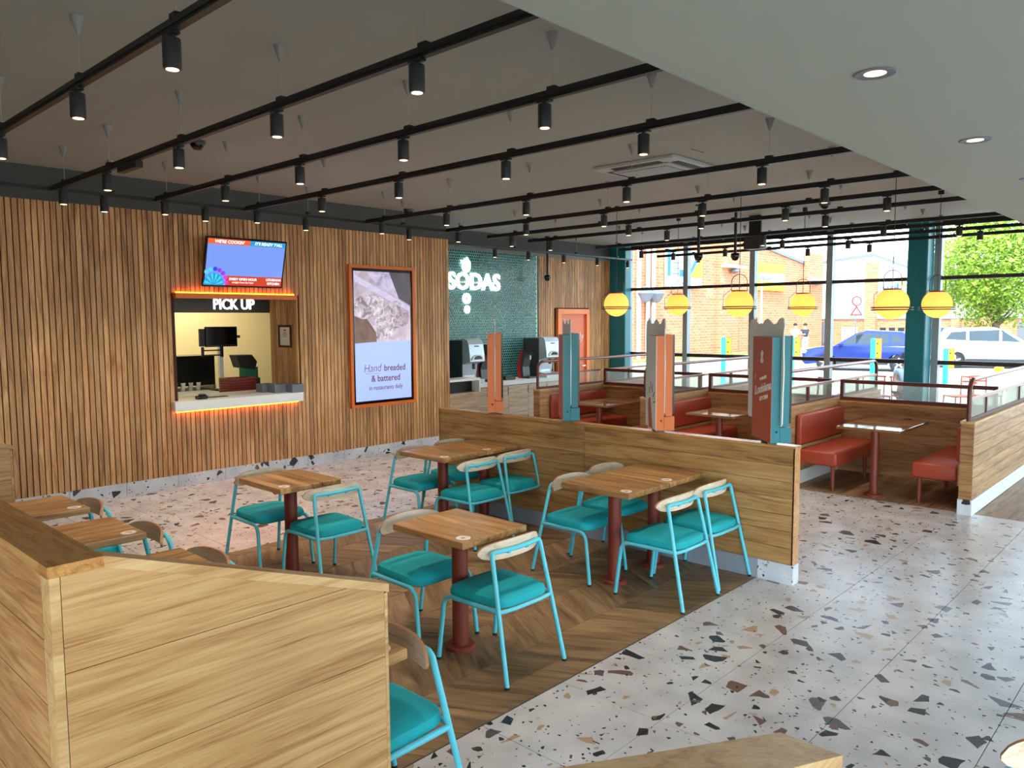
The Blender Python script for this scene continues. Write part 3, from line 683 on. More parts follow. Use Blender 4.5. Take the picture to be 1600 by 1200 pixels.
for k in range(3):
    ya, yb = DY[k]+.068, DY[k+1]-.068; ym = (DY[k]+DY[k+1])/2
    sp_ = empty('booth_partition', (BXB, ym, 0)); tag(sp_, 'oak back wall with fluted glass behind the %s booth table' % bn[k], 'booth back', 'booth back walls')
    MB().box((BXB-.035,ya,0), (BXB+.035,yb,.90)).build('core', M['booth_y'], sp_)
    boards_y(sp_, 'board', BXB-.035, -1, ya, yb, .10, .90, 7, M['booth_y']); boards_y(sp_, 'board', BXB+.035, 1, ya, yb, .10, .90, 7, M['booth_y'])
    MB().box((BXB-.06,ya,.90), (BXB+.06,yb,.925)).build('cap', M['cap_y'], sp_)
    MB().box((BXB-.022,ya,.925), (BXB+.022,yb,.97)).box((BXB-.022,ya,1.15), (BXB+.022,yb,1.195)).build('glass_frame', M['maroon_d'], sp_)
    MB().box((BXB-.03,ya,.925), (BXB+.03,ya+.04,1.195)).build('frame_post', M['maroon_d'], sp_); MB().box((BXB-.03,yb-.04,.925), (BXB+.03,yb,1.195)).build('frame_post', M['maroon_d'], sp_)
    fluted(ya+.04, yb-.04, .97, 1.15, BXB, 1).build('fluted_pane', M['flute'], sp_)
    W2(sp_)
    for row, (xa, xb) in enumerate(((8.95, BXB-.06), (BXB+.06, 11.85))):
        rn = 'aisle side' if row == 0 else 'window side'
        for s in (0, 1):
            bch = empty('booth_bench', ((xa+xb)/2, ya if s == 0 else yb, 0)); sg = 1 if s == 0 else -1; y0 = ya if s == 0 else yb
            tag(bch, 'terracotta vinyl bench on the %s of the %s booth, %s of its table' % (rn, bn[k], 'right' if s == 0 else 'left'), 'bench', 'terracotta booth benches')
            q = lambda a, b_: (min(y0+sg*a, y0+sg*b_), max(y0+sg*a, y0+sg*b_))
            lo, hi = q(.05,.50); MB().bbox((xa,lo,.285), (xb,hi,.455), .035, 3).build('seat', M['vinyl'], bch, True)
            lo, hi = q(.004,.075); MB().bbox((xa+.02,lo,.50), (xb,hi,.86), .025, 3).build('backrest', M['vinyl'], bch, True)
            lo, hi = q(.0,.05); MB().box((xa,lo,.25), (xb,hi,.49)).build('rear_rail', M['booth_x'], bch)
            for xl in (xa+.08, xb-.25):
                MB().tube([(xl,y0+sg*.43,.29), (xl,y0+sg*.43,0)], [.026,.02], 12).build('leg', M['maroon'], bch, True)
            W2(bch)
        t = empty('booth_table', (xa, ym+.02, 0)); tag(t, 'glossy booth table on a round column, %s of the %s booth' % (rn, bn[k]), 'table', 'booth tables')
        x0, x1 = (-.15, .93) if row == 0 else (.42, 1.5); TB = .79
        MB().bbox((x0,-.335,TB-.03), (x1,.335,TB), .006, 1).build('tabletop', M['laminate'], t)
        xc = .13 if row == 0 else 1.2
        MB().lathe([(.045,.02), (.045,TB-.03)], (xc,0,0), 20).build('column', M['maroon'], t, True)
        MB().lathe([(0,0), (.10,0), (.10,.018), (.09,.024), (0,.024)], (xc,0,0), 24).build('base_disc', M['maroon'], t, True)
        MB().box((x1-.25 if row == 0 else x0-.4,-.03,TB-.06), ((x1+.4) if row == 0 else x0+.25,.03,TB-.031)).build('wall_bracket', M['maroon_d'], t)
# ---- globe pendants
pl = [(9.47,2.9,'over the nearest booth table, fifth from the left'), (11.28,2.9,'sixth from the left, before the teal window column'), (9.55,4.82,'third from the left, over the middle booth'), (11.6,4.82,'fourth from the left of the six'), (9.48,6.74,'farthest left, near the orange door'), (11.2,6.74,'second from the left of the six')]
for k, (x, y, lab) in enumerate(pl):
    zc = (2.16,2.175,2.2,2.21,2.225,2.24)[k]; r = .182
    p = empty('globe_pendant', (x, y, zc)); tag(p, 'amber glass globe pendant lamp, '+lab, 'pendant lamp', 'amber globe pendants')
    MB().lathe([(0.001,-r)]+[(r*math.cos(a), r*math.sin(a)) for a in [math.radians(q) for q in range(-80, 62, 10)]]+[(.09,r*.87)], n=28).build('globe', M['globe'], p, True)
    MB().lathe([(0,.15), (.095,.15), (.095,.172), (0,.172)], n=24).build('globe_cap', M['maroon'], p)
    for dz in (-.045, -.07): MB().tube([(.215*math.cos(2*PI*i/36), .215*math.sin(2*PI*i/36), dz) for i in range(36)], .007, 6, closed=True).build('ring', M['black'], p)
    hoop = [(-.1,-.0,.0)]
    pts = []
    c_, s_ = math.cos(math.radians(135)), math.sin(math.radians(135))
    for i in range(13):
        a = PI*i/12; pts.append((.105*math.cos(a), .28+.10*math.sin(a)))
    path = [(.105,.16)]+pts+[(-.105,.16)]
    MB().tube([(q*c_, q*s_, z) for q, z in path], .005, 6).build('hoop', M['maroon_d'], p, True)
    MB().tube([(.215*c_,.215*s_,-.07), (.213*c_,.213*s_,.10), (.105*c_,.105*s_,.19)], .0035, 6).build('strut', M['black'], p)
    MB().tube([(0,0,.17), (0,0,ZC-.05-zc)], .0045, 6).build('cable', M['black'], p)
    MB().lathe([(0,ZC-.06-zc), (.035,ZC-.06-zc), (.035,ZC-zc), (0,ZC-zc)], n=14).build('canopy', M['black'], p)
    ld = bpy.data.lights.new('pendant_light', 'POINT'); ld.energy = 1.8; ld.color = (1,.80,.5); ld.shadow_soft_size = .05
    lo = bpy.data.objects.new('pendant_light', ld); COL.objects.link(lo); lo.parent = p; lo.location = (0,0,-.02)

# ================================================================ CEILING TRACKS AND LAMPS
ZT = 3.28
rows_a = [8.22, 6.93, 5.68, 4.335, 3.03]
tracks = [(1.57,8.47,[6.24,4.73,3.53]), (2.56,8.47,[8.22,7.10,5.71,4.345,3.025]), (3.54,8.47,[8.27,6.95,5.675,4.34,3.035]), (4.57,8.47,[8.24,6.93,5.68,4.325,3.03]), (6.27,8.47,[8.15,6.91,5.64,4.345,2.98]), (7.71,8.47,[8.25,6.94,5.67,4.34,3.015]),
          (8.76,8.69,[8.18,6.035,4.95,3.87,2.765]), (9.71,8.68,[8.21,6.03,3.78]), (11.48,8.62,[5.42,3.66]), (12.2,8.6,[8.12,5.43,2.89]), (13.05,8.7,[7.96,6.88,4.70,2.82]), (14.05,8.95,[7.99,5.77,4.70])]
def hanger(root, x, y):
    MB().tube([(x,y,ZT+.05), (x,y,ZC-.085)], .0022, 5).build('wire', M['wire'], root)
    MB().lathe([(.006,-.095), (.01,-.09), (.036,-.01), (.038,0)], (x,y,ZC), 14).build('ceiling_cone', M['cone'], root, True)
    MB().box((x-.02,y-.03,ZT+.045), (x+.02,y+.03,ZT+.068)).build('clamp', M['black'], root)
lens_m = MB().lathe([(0,-.002), (.028,-.002), (.028,.0), (0,.0)], n=18).mesh('lens'); lens_m.materials.append(M['lens'])
body_m = MB().lathe([(.034,-.002), (.039,0), (.040,.004), (.040,.128), (.038,.131), (0,.131)], n=20).mesh('lamp_body', True); body_m.materials.append(M['spot'])
stem_m = MB().cyl((0,0,.13), (0,0,.146), .013, 10).box((-.02,-.048,.144), (.02,.048,.1535)).mesh('track_adapter'); stem_m.materials.append(M['black'])
spl = bpy.data.lights.new('track_spot_light', 'SPOT'); spl.energy = SPOT_W; spl.color = (1,.88,.74); spl.spot_size = math.radians(88); spl.spot_blend = .7; spl.shadow_soft_size = .035
def spot(x, y, label):
    s = empty('track_spotlight', (x, y, ZT-.155)); tag(s, label, 'spotlight', 'track spotlights')
    b = link('lamp_body', body_m, None, s); link('lens', lens_m, None, s, (0,0,-.0022)); link('track_adapter', stem_m, None, s)
    lo = bpy.data.objects.new('track_spot_light', spl); COL.objects.link(lo); lo.parent = s; lo.location = (0,0,-.012)
    return s
for k, (x, y1, ys) in enumerate(tracks):
    t = empty('lighting_track', (x, (1.8+y1)/2, ZT)); tag(t, 'black lighting track running away from the viewer, %s from the left' % ORD[k], 'lighting track', 'parallel ceiling tracks')
    MB().box((x-.018,1.8,ZT), (x+.018,y1,ZT+.05)).build('rail', M['black'], t)
    MB().box((x-.026,1.8,ZT+.016), (x-.018,y1,ZT+.03)).box((x+.018,1.8,ZT+.016), (x+.026,y1,ZT+.03)).build('rail_lip', M['black'], t)
    for y in (ys if k < 6 else [8.1, 6.5, 5.0, 3.6]): hanger(t, x, y-.06 if k < 6 else y)
    W2(t)
    for j, y in enumerate(ys):
        spot(x, y, 'black cylinder spotlight, %s from the far end of the %s track from the left' % (ORD[j], ORD[k]))
t = empty('cross_track', (4.4, 8.49, ZT)); tag(t, 'black cross track parallel to the slatted wall joining the track ends', 'lighting track')
MB().box((1.0,8.472,ZT), (7.73,8.508,ZT+.034)).build('rail', M['black'], t)
for x in (2.05, 3.1, 5.4, 6.9): hanger(t, x, 8.49)
W2(t)
for j, x in enumerate((3.02, 4.08, 5.36, 7.0)): spot(x, 8.49, 'black cylinder spotlight, %s from the left on the cross track before the slatted wall' % ORD[j])
t = empty('cross_track', (11.4, 9.8, ZT)); tag(t, 'black cross track hanging in front of the teal soda wall', 'lighting track')
MB().box((8.5,9.782,ZT), (14.35,9.818,ZT+.034)).build('rail', M['black'], t)
for x in (9.2, 10.6, 12.4, 13.8): hanger(t, x, 9.8)
W2(t)
for j, x in enumerate((10.05, 10.95, 12.0, 13.1, 14.2)): spot(x, 9.8, 'black cylinder spotlight, %s from the left on the track before the soda wall' % ORD[j])
# small black driver box on the second track
d = MB().bbox((2.53,6.42,3.225), (2.59,6.80,3.279), .004, 1).build('track_driver', M['black']); tag(d, 'black driver box clipped under the second track from the left', 'driver box')
# recessed downlights in the soffit
dn = ['nearest of the soffit row', 'second of the soffit row', 'third of the soffit row', 'hidden left end of the soffit row']
dsp = bpy.data.lights.new('downlight_light', 'SPOT'); dsp.energy = DOWN_W; dsp.color = (1,.85,.68); dsp.spot_size = math.radians(110); dsp.spot_blend = .6; dsp.shadow_soft_size = .04
for k, x in enumerate((3.41, 5.07, 6.75)):
    r = empty('recessed_downlight', (x, 1.14, 3.0)); tag(r, 'round recessed downlight in the pale soffit, '+dn[k], 'downlight', 'recessed downlights')
    MB().lathe([(.042,-.002), (.078,-.006), (.085,-.0005), (.042,-.0003)], n=28).build('bezel', M['mgrey'], r, True)
    MB().lathe([(0,-.003), (.043,-.003), (.043,-.001), (0,-.001)], n=24).build('lens', M['lens'], r)
    lo = bpy.data.objects.new('downlight_light', dsp); COL.objects.link(lo); lo.parent = r; lo.location = (0,0,-.03)
# ceiling cassette
a = empty('ceiling_cassette', (7.36, 4.72, ZC)); tag(a, 'square pale air conditioning cassette with louvred grille in the ceiling', 'air conditioner')
MB().bbox((-.47,-.51,-.035), (.47,.51,-.001), .03, 3).build('panel', M['acgrey'], a, True)
MB().bbox((-.32,-.35,-.062), (.32,.35,-.036), .02, 2).build('grille_frame', M['acgrey'], a, True)
MB().box((-.28,-.31,-.0635), (.28,.31,-.0622)).build('grille_bed', M['acdark'], a)
lm = MB().box((-.27,-.007,-.069), (.27,.007,-.0636)).mesh('louvre'); lm.materials.append(M['acgrey'])
for i in range(18): link('louvre', lm, None, a, (0,-.29+i*.034,0))
for s in (-1, 1):
    MB().box((-.28,min(s*.37,s*.45),-.040), (.28,max(s*.37,s*.45),-.0352)).build('air_slot', M['acdark'], a)
    MB().box((min(s*.34,s*.42),-.3,-.040), (max(s*.34,s*.42),.3,-.0352)).build('air_slot', M['acdark'], a)
MB().prism([(-.55,-.75), (-.3,-.75), (-.3,-.745), (-.545,-.745)], 2, -.004, -.001).build('panel_seam', M['acdark'], a)
# cameras on ceiling poles
for x, y, zb, lab in ((10.2,5.8,2.92,'black camera pole hanging left of the dark projector box'), (10.9,5.58,2.95,'black camera pole hanging in front of the dark projector box'), (11.85,10.1,2.85,'black camera pole hanging before the right edge of the teal tiles')):
    c = empty('ceiling_camera', (x, y, ZC)); tag(c, lab, 'camera', 'pole mounted cameras')
    MB().tube([(0,0,-.001), (0,0,zb-ZC)], .022, 10).build('pole', M['black'], c, True)
    MB().lathe([(0,-.085), (.04,-.072), (.062,-.03), (.066,0), (.06,.03), (0,.04)], (0,0,zb-ZC), 18).build('dome', M['blackgloss'], c, True)
    MB().lathe([(0,-.02), (.05,-.02), (.05,-.001), (0,-.001)], n=14).build('ceiling_plate', M['black'], c)
for x, y, lab in ((3.33,7.04,'small black dome camera on the ceiling behind the second track'), (7.5,9.1,'small dark dome sensor above the poster end of the slatted wall'), (11.4,4.45,'small dome detector on the ceiling above the booths')):
    c = empty('dome_detector', (x, y, ZC)); tag(c, lab, 'dome detector', 'ceiling dome detectors')
    MB().lathe([(0,-.03), (.075,-.03), (.08,-.001), (0,-.001)], n=20).build('mount', M['dgrey'], c, True)
    MB().lathe([(0,-.085), (.035,-.078), (.058,-.05), (.062,-.03)], n=20).build('dome', M['blackgloss'], c, True)
pj = empty('projector_box', (11.9, 5.75, 3.22)); tag(pj, 'large dark box speaker hung high before the window', 'speaker')
MB().bbox((-.13,-.14,-.11), (.13,.14,.11), .02, 2).build('cabinet', M['black'], pj, True)
MB().box((-.02,-.1,.11), (.02,.1,ZC-3.22-.001)).build('bracket', M['black'], pj)
MB().box((-.134,-.12,-.09), (-.131,.12,.09)).build('front_grille', M['dgrey'], pj)

# ================================================================ PICK-UP WINDOW
ct = empty('pickup_counter', (4.88, 9.4, 0)); tag(ct, 'white stone pick-up counter slab glowing orange along its lower edge', 'counter')
MB().prism([(3.93,9.13), (5.655,9.13), (5.70,9.295), (5.70,9.98), (4.06,9.98), (4.06,9.295), (3.97,9.295)], 2, .935, 1.05).build('slab', M['white'], ct)
MB().box((4.0,YW-.03,.91), (5.66,YW-.018,.930)).build('light_strip', M['led'], ct); W2(ct)
hd = empty('pickup_header', (4.88, 9.25, 2.31)); tag(hd, 'slim orange shelf above the pick-up opening, lit orange on top', 'shelf')
MB().box((4.02,9.20,2.285), (5.645,9.298,2.345)).build('shelf', M['orange'], hd)
MB().box((4.05,YW-.035,2.347), (5.64,YW-.022,2.362)).build('light_strip', M['led'], hd); W2(hd)
sg = empty('pickup_sign', (4.9, 9.42, 2.2)); tag(sg, 'lit white PICK UP letters hanging under the orange shelf', 'sign')
text('letters', 'PICK UP', .185, M['signp'], sg, (0,0,0), (PI/2,0,0), .012, .002, sx=.84)
for dx in (-.27, .27): MB().box((dx-.006,.0,.05), (dx+.006,.012,.085)).build('hanger', M['white'], sg)
sg.location = (4.86, 9.42, 2.215)
MB().box((4.06,10.0,2.0), (5.7,10.0,2.0))
kl = empty('kitchen_ceiling_light', (5.4, 11.4, 3.2)); tag(kl, 'flat lit panel in the kitchen ceiling', 'ceiling light')
MB().box((-.6,-.3,.0), (.6,.3,.04)).build('frame', M['white'], kl); MB().box((-.56,-.26,-.006), (.56,.26,-.0005)).build('diffuser', emit('kitchen_panel', (255,232,180), 3.0), kl)
MB().tube([(0,0,.04), (0,0,.449)], .01, 6).build('rod', M['white'], kl)
ka = bpy.data.lights.new('kitchen_panel_light', 'AREA'); ka.energy = KITCHEN_W; ka.shape = 'RECTANGLE'; ka.size = 1.1; ka.size_y = .5; ka.color = (1,.86,.6)
ko = bpy.data.objects.new('kitchen_panel_light', ka); COL.objects.link(ko); ko.parent = kl; ko.location = (0,0,-.02)
# kitchen contents
kc = empty('kitchen_counter', (5.0, 11.5, 0)); tag(kc, 'steel work counter along the left of the kitchen behind the pick-up window', 'counter')
MB().box((4.3,10.75,.92), (5.45,11.5,.96)).build('worktop', M['steel'], kc); MB().box((4.32,10.8,0), (5.43,11.48,.92)).build('cabinet', M['dgrey'], kc); W2(kc)
eq = empty('kitchen_machine', (5.35, 11.95, 0)); tag(eq, 'dark kitchen appliance with white cups standing left in the kitchen', 'appliance')
MB().box((4.95,11.6,.0), (5.75,12.3,.95)).build('cabinet', M['dgrey'], eq); MB().box((5.0,11.7,1.02), (5.68,12.25,1.48)).build('hood', M['blackgloss'], eq)
for i in range(4): MB().lathe([(.03,0), (.042,.12), (.04,.12), (.028,.006)], (5.05+i*.12,11.72,.951), 12).build('cup', M['white'], eq, True)
MB().box((5.66,11.72,.95), (5.70,12.2,1.02)).box((5.0,11.72,.95), (5.04,12.2,1.02)).build('legs', M['steel'], eq); W2(eq)
mn = empty('order_monitor', (5.35, 10.75, 1.78)); tag(mn, 'black order monitor on a wall arm above the pick-up counter', 'monitor')
MB().bbox((-.26,-.02,-.14), (.22,.02,.15), .006, 1).build('screen', M['blackgloss'], mn); MB().box((-.33,.0,-.13), (-.265,.05,.12)).build('side_panel', M['black'], mn)
MB().box((-.3,.02,-.28), (-.27,.05,-.14)).box((-.3,.02,-.20), (.02,.05,-.18)).box((-.3,.02,-.27), (.0,.05,-.25)).build('arm', M['black'], mn)
bm_ = MB()
for i in range(12): bm_.box((-.22+i*.036,-.0225,-.125), (-.206+i*.036,-.0201,-.115))
bm_.build('buttons', M['mgrey'], mn)
MB().box((-.02,.02,-.29), (.02,.05,.1)).box((-.3,.05,-.02), (.3,.08,.02)).build('bracket', M['black'], mn)
MB().box((-.03,.05,-.779), (.03,.11,.02)).build('post', M['offwhite'], mn)
pr = empty('receipt_printer', (5.62, 10.55, 1.0)); tag(pr, 'black tilted receipt terminal on a green stand behind the tray stack', 'terminal')
MB().prism([(-.16,.34), (.06,.30), (.10,.42), (.02,.52), (-.22,.52)], 1, -.1, .12).build('terminal', M['black'], pr); MB().box((-.08,-.08,.18), (.12,.1,.34)).build('stand', M['green'], pr)
MB().box((-.1,-.1,-.0), (.14,.12,.18)).build('box', M['dgrey'], pr)
c2 = empty('kitchen_counter', (5.6, 10.5, 0)); tag(c2, 'low dark shelf unit directly behind the pick-up counter', 'counter')
MB().box((4.2,10.15,.955), (6.6,10.74,.999)).build('top', M['steel'], c2); MB().box((4.25,10.2,0), (6.55,10.7,.955)).build('cabinet', M['dgrey'], c2); W2(c2)
for i in range(6):
    t = MB().box((5.13,10.17,1.0+i*.036), (5.53,10.43,1.006+i*.036)).box((5.12,10.16,1.012+i*.036), (5.54,10.19,1.033+i*.036)).box((5.12,10.41,1.012+i*.036), (5.54,10.44,1.033+i*.036)).box((5.12,10.19,1.012+i*.036), (5.145,10.41,1.033+i*.036)).box((5.515,10.19,1.012+i*.036), (5.54,10.41,1.033+i*.036)).box((5.12,10.16,1.006+i*.036), (5.54,10.44,1.012+i*.036)).build('serving_tray', M['rtray'])
    tag(t, 'red serving tray, %s from the bottom of the stack behind the counter' % ORD[i], 'tray', 'stacked red trays')
for i, (x, y, l) in enumerate(((5.43,9.40,'grey caddy on the white counter, middle of the three'), (5.595,9.24,'grey caddy on the white counter, nearest the slatted reveal'), (5.36,9.60,'grey caddy on the white counter, farthest left and half hidden'))):
    c = MB().box((x-.085,y-.08,1.0505), (x+.085,y+.08,1.056)).box((x-.09,y-.085,1.056), (x+.09,y-.075,1.16)).box((x-.09,y+.075,1.056), (x+.09,y+.085,1.16)).box((x-.09,y-.075,1.056), (x-.08,y+.075,1.16)).box((x+.08,y-.075,1.056), (x+.09,y+.075,1.16)).build('caddy', M['mgrey']); tag(c, l, 'caddy', 'grey caddies on the counter')
rd = empty('card_reader', (4.33, 9.30, 1.0505)); tag(rd, 'black hand scanner lying on the left of the white counter', 'scanner')
MB().bbox((-.07,-.04,0), (.07,.04,.045), .012, 2).build('body', M['blackgloss'], rd, True); MB().bbox((-.03,-.03,.04), (.05,.03,.062), .008, 1).build('grip', M['black'], rd, True)
mt = MB().bbox((4.42,9.36,1.0502), (4.72,9.48,1.056), .002, 1).build('counter_mat', M['black']); tag(mt, 'thin black strip mat lying on the white counter', 'mat')
fr = empty('framed_notice', (OX1-.024, 9.63, 1.795)); tag(fr, 'small dark framed notice on the slatted reveal', 'framed notice')
MB().box((-.012,-.17,-.155), (-.002,.17,-.125)).box((-.012,-.17,.125), (-.002,.17,.155)).box((-.012,-.17,-.125), (-.002,-.13,.125)).box((-.012,.13,-.125), (-.002,.17,.125)).build('frame', M['backing'], fr)
MB().box((-.006,-.13,-.125), (-.003,.13,.125)).build('paper', M['offwhite'], fr)
MB().box((-.0068,-.05,.04), (-.0061,.05,.05)).box((-.0068,-.06,.015), (-.0061,.06,.024)).box((-.0068,-.05,-.01), (-.0061,.05,-.002)).box((-.0068,-.03,.07), (-.0061,.03,.095)).build('print', M['terra'], fr)

# ---- wall TV
tv = empty('wall_tv', (4.91, 9.12, 2.725)); tag(tv, 'tilted wall television with pale blue screen above the pick-up opening', 'television')
tv.rotation_euler = (math.radians(-15.6)*-1, 0, 0)
MB().bbox((-.535,-.0,-.305), (.535,.04,.305), .004, 1).build('housing', M['blackgloss'], tv)
def quad(parent, name, x0, x1, z0, z1, y, mat): return MB().box((x0,y-.0008,z0), (x1,y,z1)).build(name, mat, parent)
sc_ = quad(tv, 'screen', -.515, .515, -.285, .285, -.0005, card('tv_blue', (112,142,226), .55))
M['tvor'] = card('tv_orange', (196,78,30), .8); M['tvbl'] = card('tv_cyan', (22,128,176), .8); M['tvw'] = card('tv_white', (240,240,240), .9); M['tvrd'] = card('tv_red', (170,52,26), .8)
def tq(n, a, b, c, d, m, y=-.0014): o = quad(sc_, n, a, b, c, d, y, m); return o
tq('banner', -.515, .03, .222, .285, M['tvor']); tq('banner', .03, .515, .222, .285, M['tvbl']); tq('banner', -.25, .515, -.285, -.165, M['tvrd'])
TR = (PI/2, 0, 0)
text('screen_text', "WE'RE COOKIN'", .052, M['tvw'], sc_, (-.24,-.0035,.252), TR, .0004, .001, .15)
text('screen_text', "IT'S READY Y'ALL", .05, M['tvw'], sc_, (.28,-.0035,.252), TR, .0004, .001, .15)
text('screen_text', 'EVERY OPEN HOUR', .042, M['tvw'], sc_, (-.02,-.0035,-.205), TR, .0004, .001)
text('screen_text', 'straight from the fryer', .032, M['tvw'], sc_, (-.02,-.0035,-.245), TR, .0004)
text('screen_text', 'LOUISIANA', .042, M['tvw'], sc_, (.40,-.0035,-.2), TR, .0004, .001); text('screen_text', 'KITCHEN', .042, M['tvw'], sc_, (.40,-.0035,-.25), TR, .0004, .001)
fan = [(-.40+.13*math.cos(a), -.283+.15*math.sin(a)) for a in [PI*i/16 for i in range(17)]]
MB().prism(fan, 1, -.0022, -.0015).build('fan_motif', M['tvbl'], sc_)
pal = [card('tv_cyan2', (60,170,200), .9), card('tv_blue2', (40,50,190), .8), card('tv_violet', (120,40,190), .8), card('tv_magenta', (190,40,170), .8)]
for i in range(6):
    a0 = PI*(i+.3)/6; a1 = PI*(i+.75)/6
    MB().prism([(-.40+.02*math.cos(a0),-.28+.02*math.sin(a0)), (-.40+.12*math.cos(a0),-.28+.14*math.sin(a0)), (-.40+.12*math.cos(a1),-.28+.14*math.sin(a1))], 1, -.003, -.0024).build('fan_rib', pal[0], sc_)
for i in range(9):
    a = PI*(i+.4)/9; cx, cz = -.40+.165*math.cos(a), -.275+.19*math.sin(a); m_ = pal[3] if i < 2 else pal[2] if i < 4 else pal[1] if i in (4, 7) else pal[0]
    if cx > -.53: MB().prism([(cx+.028*math.cos(t), cz+.028*math.sin(t)) for t in [2*PI*q/8 for q in range(8)]], 1, -.0027, -.0015).build('petal', m_, sc_)
MB().box((-.05,.04,-.1), (.05,.14,.1)).build('wall_mount', M['black'], tv)
tv.location = (4.875, 9.10, 2.725)

# ---- poster screen
ps = empty('poster_screen', (7.12, YW, 1.772)); tag(ps, 'tall orange framed screen showing breaded chicken on the slatted wall', 'poster screen')
w_, h_ = .60, 1.032
MB().box((-w_,-.05,-h_), (-w_+.045,-.001,h_)).box((w_-.045,-.05,-h_), (w_,-.001,h_)).box((-w_+.045,-.05,h_-.045), (w_-.045,-.001,h_)).box((-w_+.045,-.05,-h_), (w_-.045,-.001,-h_+.045)).build('frame', M['orange'], ps)
MB().box((-w_+.045,-.03,-h_+.045), (w_-.045,-.002,h_-.045)).build('housing', M['blackgloss'], ps)
sx_, sz0, sz1 = .515, -.945, .945
s2 = MB().box((-sx_,-.032,sz0), (sx_,-.0302,sz1)).build('display', card('poster_paleblue', (160,180,236), .42), ps)
def pp(name, poly, mat, y): return MB().prism(poly, 1, y-.0008, y).build(name, mat, s2)
def pmat(name, c1, c2, scale, s=.75, dist=1.5):
    m, nt, b = nm(name); tc = N(nt, 'ShaderNodeTexCoord'); no = N(nt, 'ShaderNodeTexNoise'); no.inputs['Scale'].default_value = scale; no.inputs['Detail'].default_value = 6; no.inputs['Distortion'].default_value = dist
    cr = N(nt, 'ShaderNodeValToRGB'); e = cr.color_ramp.elements; e[0].position = .35; e[1].position = .65; e[0].color = (*lin(c1), 1); e[1].color = (*lin(c2), 1)
    nt.links.new(tc.outputs['Object'], no.inputs['Vector']); nt.links.new(no.outputs[0], cr.inputs[0]); nt.links.new(cr.outputs[0], b.inputs['Emission Color']); nt.links.new(cr.outputs[0], b.inputs['Base Color'])
    b.inputs['Emission Strength'].default_value = s*.5; b.inputs['Roughness'].default_value = .3; return m
pp('picture_ground', [(-sx_,-.10), (-.3,-.085), (-.12,-.075), (.1,-.085), (.32,-.07), (sx_,-.08), (sx_,sz1), (-sx_,sz1)], pmat('poster_flour', (168,148,168), (206,190,208), 3.), -.0325)
pp('tray_rim', [(-sx_,.80), (sx_,.36), (sx_,.44), (-sx_,.90)], pmat('poster_rim', (196,186,222), (214,206,236), 4.), -.0335)
pp('dark_corner', [(.12,sz1), (sx_,sz1), (sx_,.46), (.30,.56)], pmat('poster_dark', (62,56,66), (82,76,86), 3.), -.0345)
pp('cloth', [(-.3,sz1), (.12,sz1), (.3,.56), (-.1,.74)], pmat('poster_cloth', (160,142,172), (210,202,236), 5.), -.0345)
def lump(cx, cz, rx, rz, rot, seed, n=40):
    rnd = random.Random(seed); out = []
    ph = [rnd.uniform(0, 6) for _ in range(4)]
    for i in range(n):
        a = 2*PI*i/n; r = 1+.06*math.sin(3*a+ph[0])+.05*math.sin(5*a+ph[1])+.035*math.sin(9*a+ph[2])+.02*math.sin(14*a+ph[3])
        x, z = rx*r*math.cos(a), rz*r*math.sin(a); out.append((cx+x*math.cos(rot)-z*math.sin(rot), cz+x*math.sin(rot)+z*math.cos(rot)))
    return out
def inb(poly): return [(max(-sx_, min(sx_, p[0])), max(sz0, min(sz1, p[1]))) for p in poly]
pm = pmat('poster_chicken', (120,102,120), (222,210,222), 11., .85, 1.2)
pp('chicken_piece', inb(lump(-.27,.44,.28,.17,.15,1)), pm, -.0355); pp('chicken_piece', inb(lump(.08,.22,.36,.2,.75,2)), pm, -.0365)
pp('flour_crumbs', inb(lump(.36,.26,.13,.12,.2,4)), pmat('poster_crumb', (136,116,132), (190,172,186), 14.), -.0368)
pp('hand_shape', [(-sx_,-.095), (-.13,-.08), (-.14,.06), (-.22,.16), (-.30,.26), (-.38,.25), (-sx_,.30)], pmat('poster_hand', (92,66,56), (124,92,80), 4.), -.0375)
tb = card('poster_text', (120,44,36), .15)
text('screen_text', 'Hand', .17, tb, s2, (-.22,-.0345,-.47), (PI/2,math.radians(-1),0), .0004, -.002, .25, sx=.86)
text('screen_text', 'breaded', .135, tb, s2, (.20,-.0345,-.475), TR, .0004, .0012, sx=.92); text('screen_text', '& battered', .135, tb, s2, (.03,-.0345,-.625), TR, .0004, .0012, sx=.92)
text('screen_text', 'in restaurants daily', .098, tb, s2, (.03,-.0345,-.76), TR, .0004, .0, sx=.84)
MB().box((-.34,-.0342,-.549), (-.08,-.0336,-.545)).build('underline', tb, s2)

# ================================================================ SODA WALL
ss = empty('soda_sign', (9.93, YS-.05, 2.7)); tag(ss, 'lit white SODAS lettering with bubble rings on teal tiles', 'sign')
text('letters', 'SODAS', .43, M['sign'], ss, (.19,0,0), TR, .02, .011, sx=1.0)
def ring(cx, cz, rx, rz, rix, riz):
    n = 28; vs = []
    for y in (-.02, .02):
        for a_, b_ in ((rx, rz), (rix, riz)): vs += [(cx+a_*math.cos(2*PI*i/n), y, cz+b_*math.sin(2*PI*i/n)) for i in range(n)]
    fs = []
    for i in range(n):
        j = (i+1) % n; fs += [(i, j, n+j, n+i), (2*n+i, 3*n+i, 3*n+j, 2*n+j), (i, 2*n+i, 2*n+j, j), (n+i, n+j, 3*n+j, 3*n+i)]
    return MB().add(vs, fs)
ring(-.02,-.30,.095,.10,.035,.045).build('bubble', M['sign'], ss); ring(-.01,-.50,.062,.075,.018,.024).build('bubble', M['sign'], ss)
ring(-.02,.30,.10,.13,.025,.06).build('bubble', M['sign'], ss)
MB().prism([(-.16,.40), (-.06,.36), (.0,.46), (.03,.40), (.07,.36), (-.10,.30)], 1, -.02, .02).build('splash', M['sign'], ss)
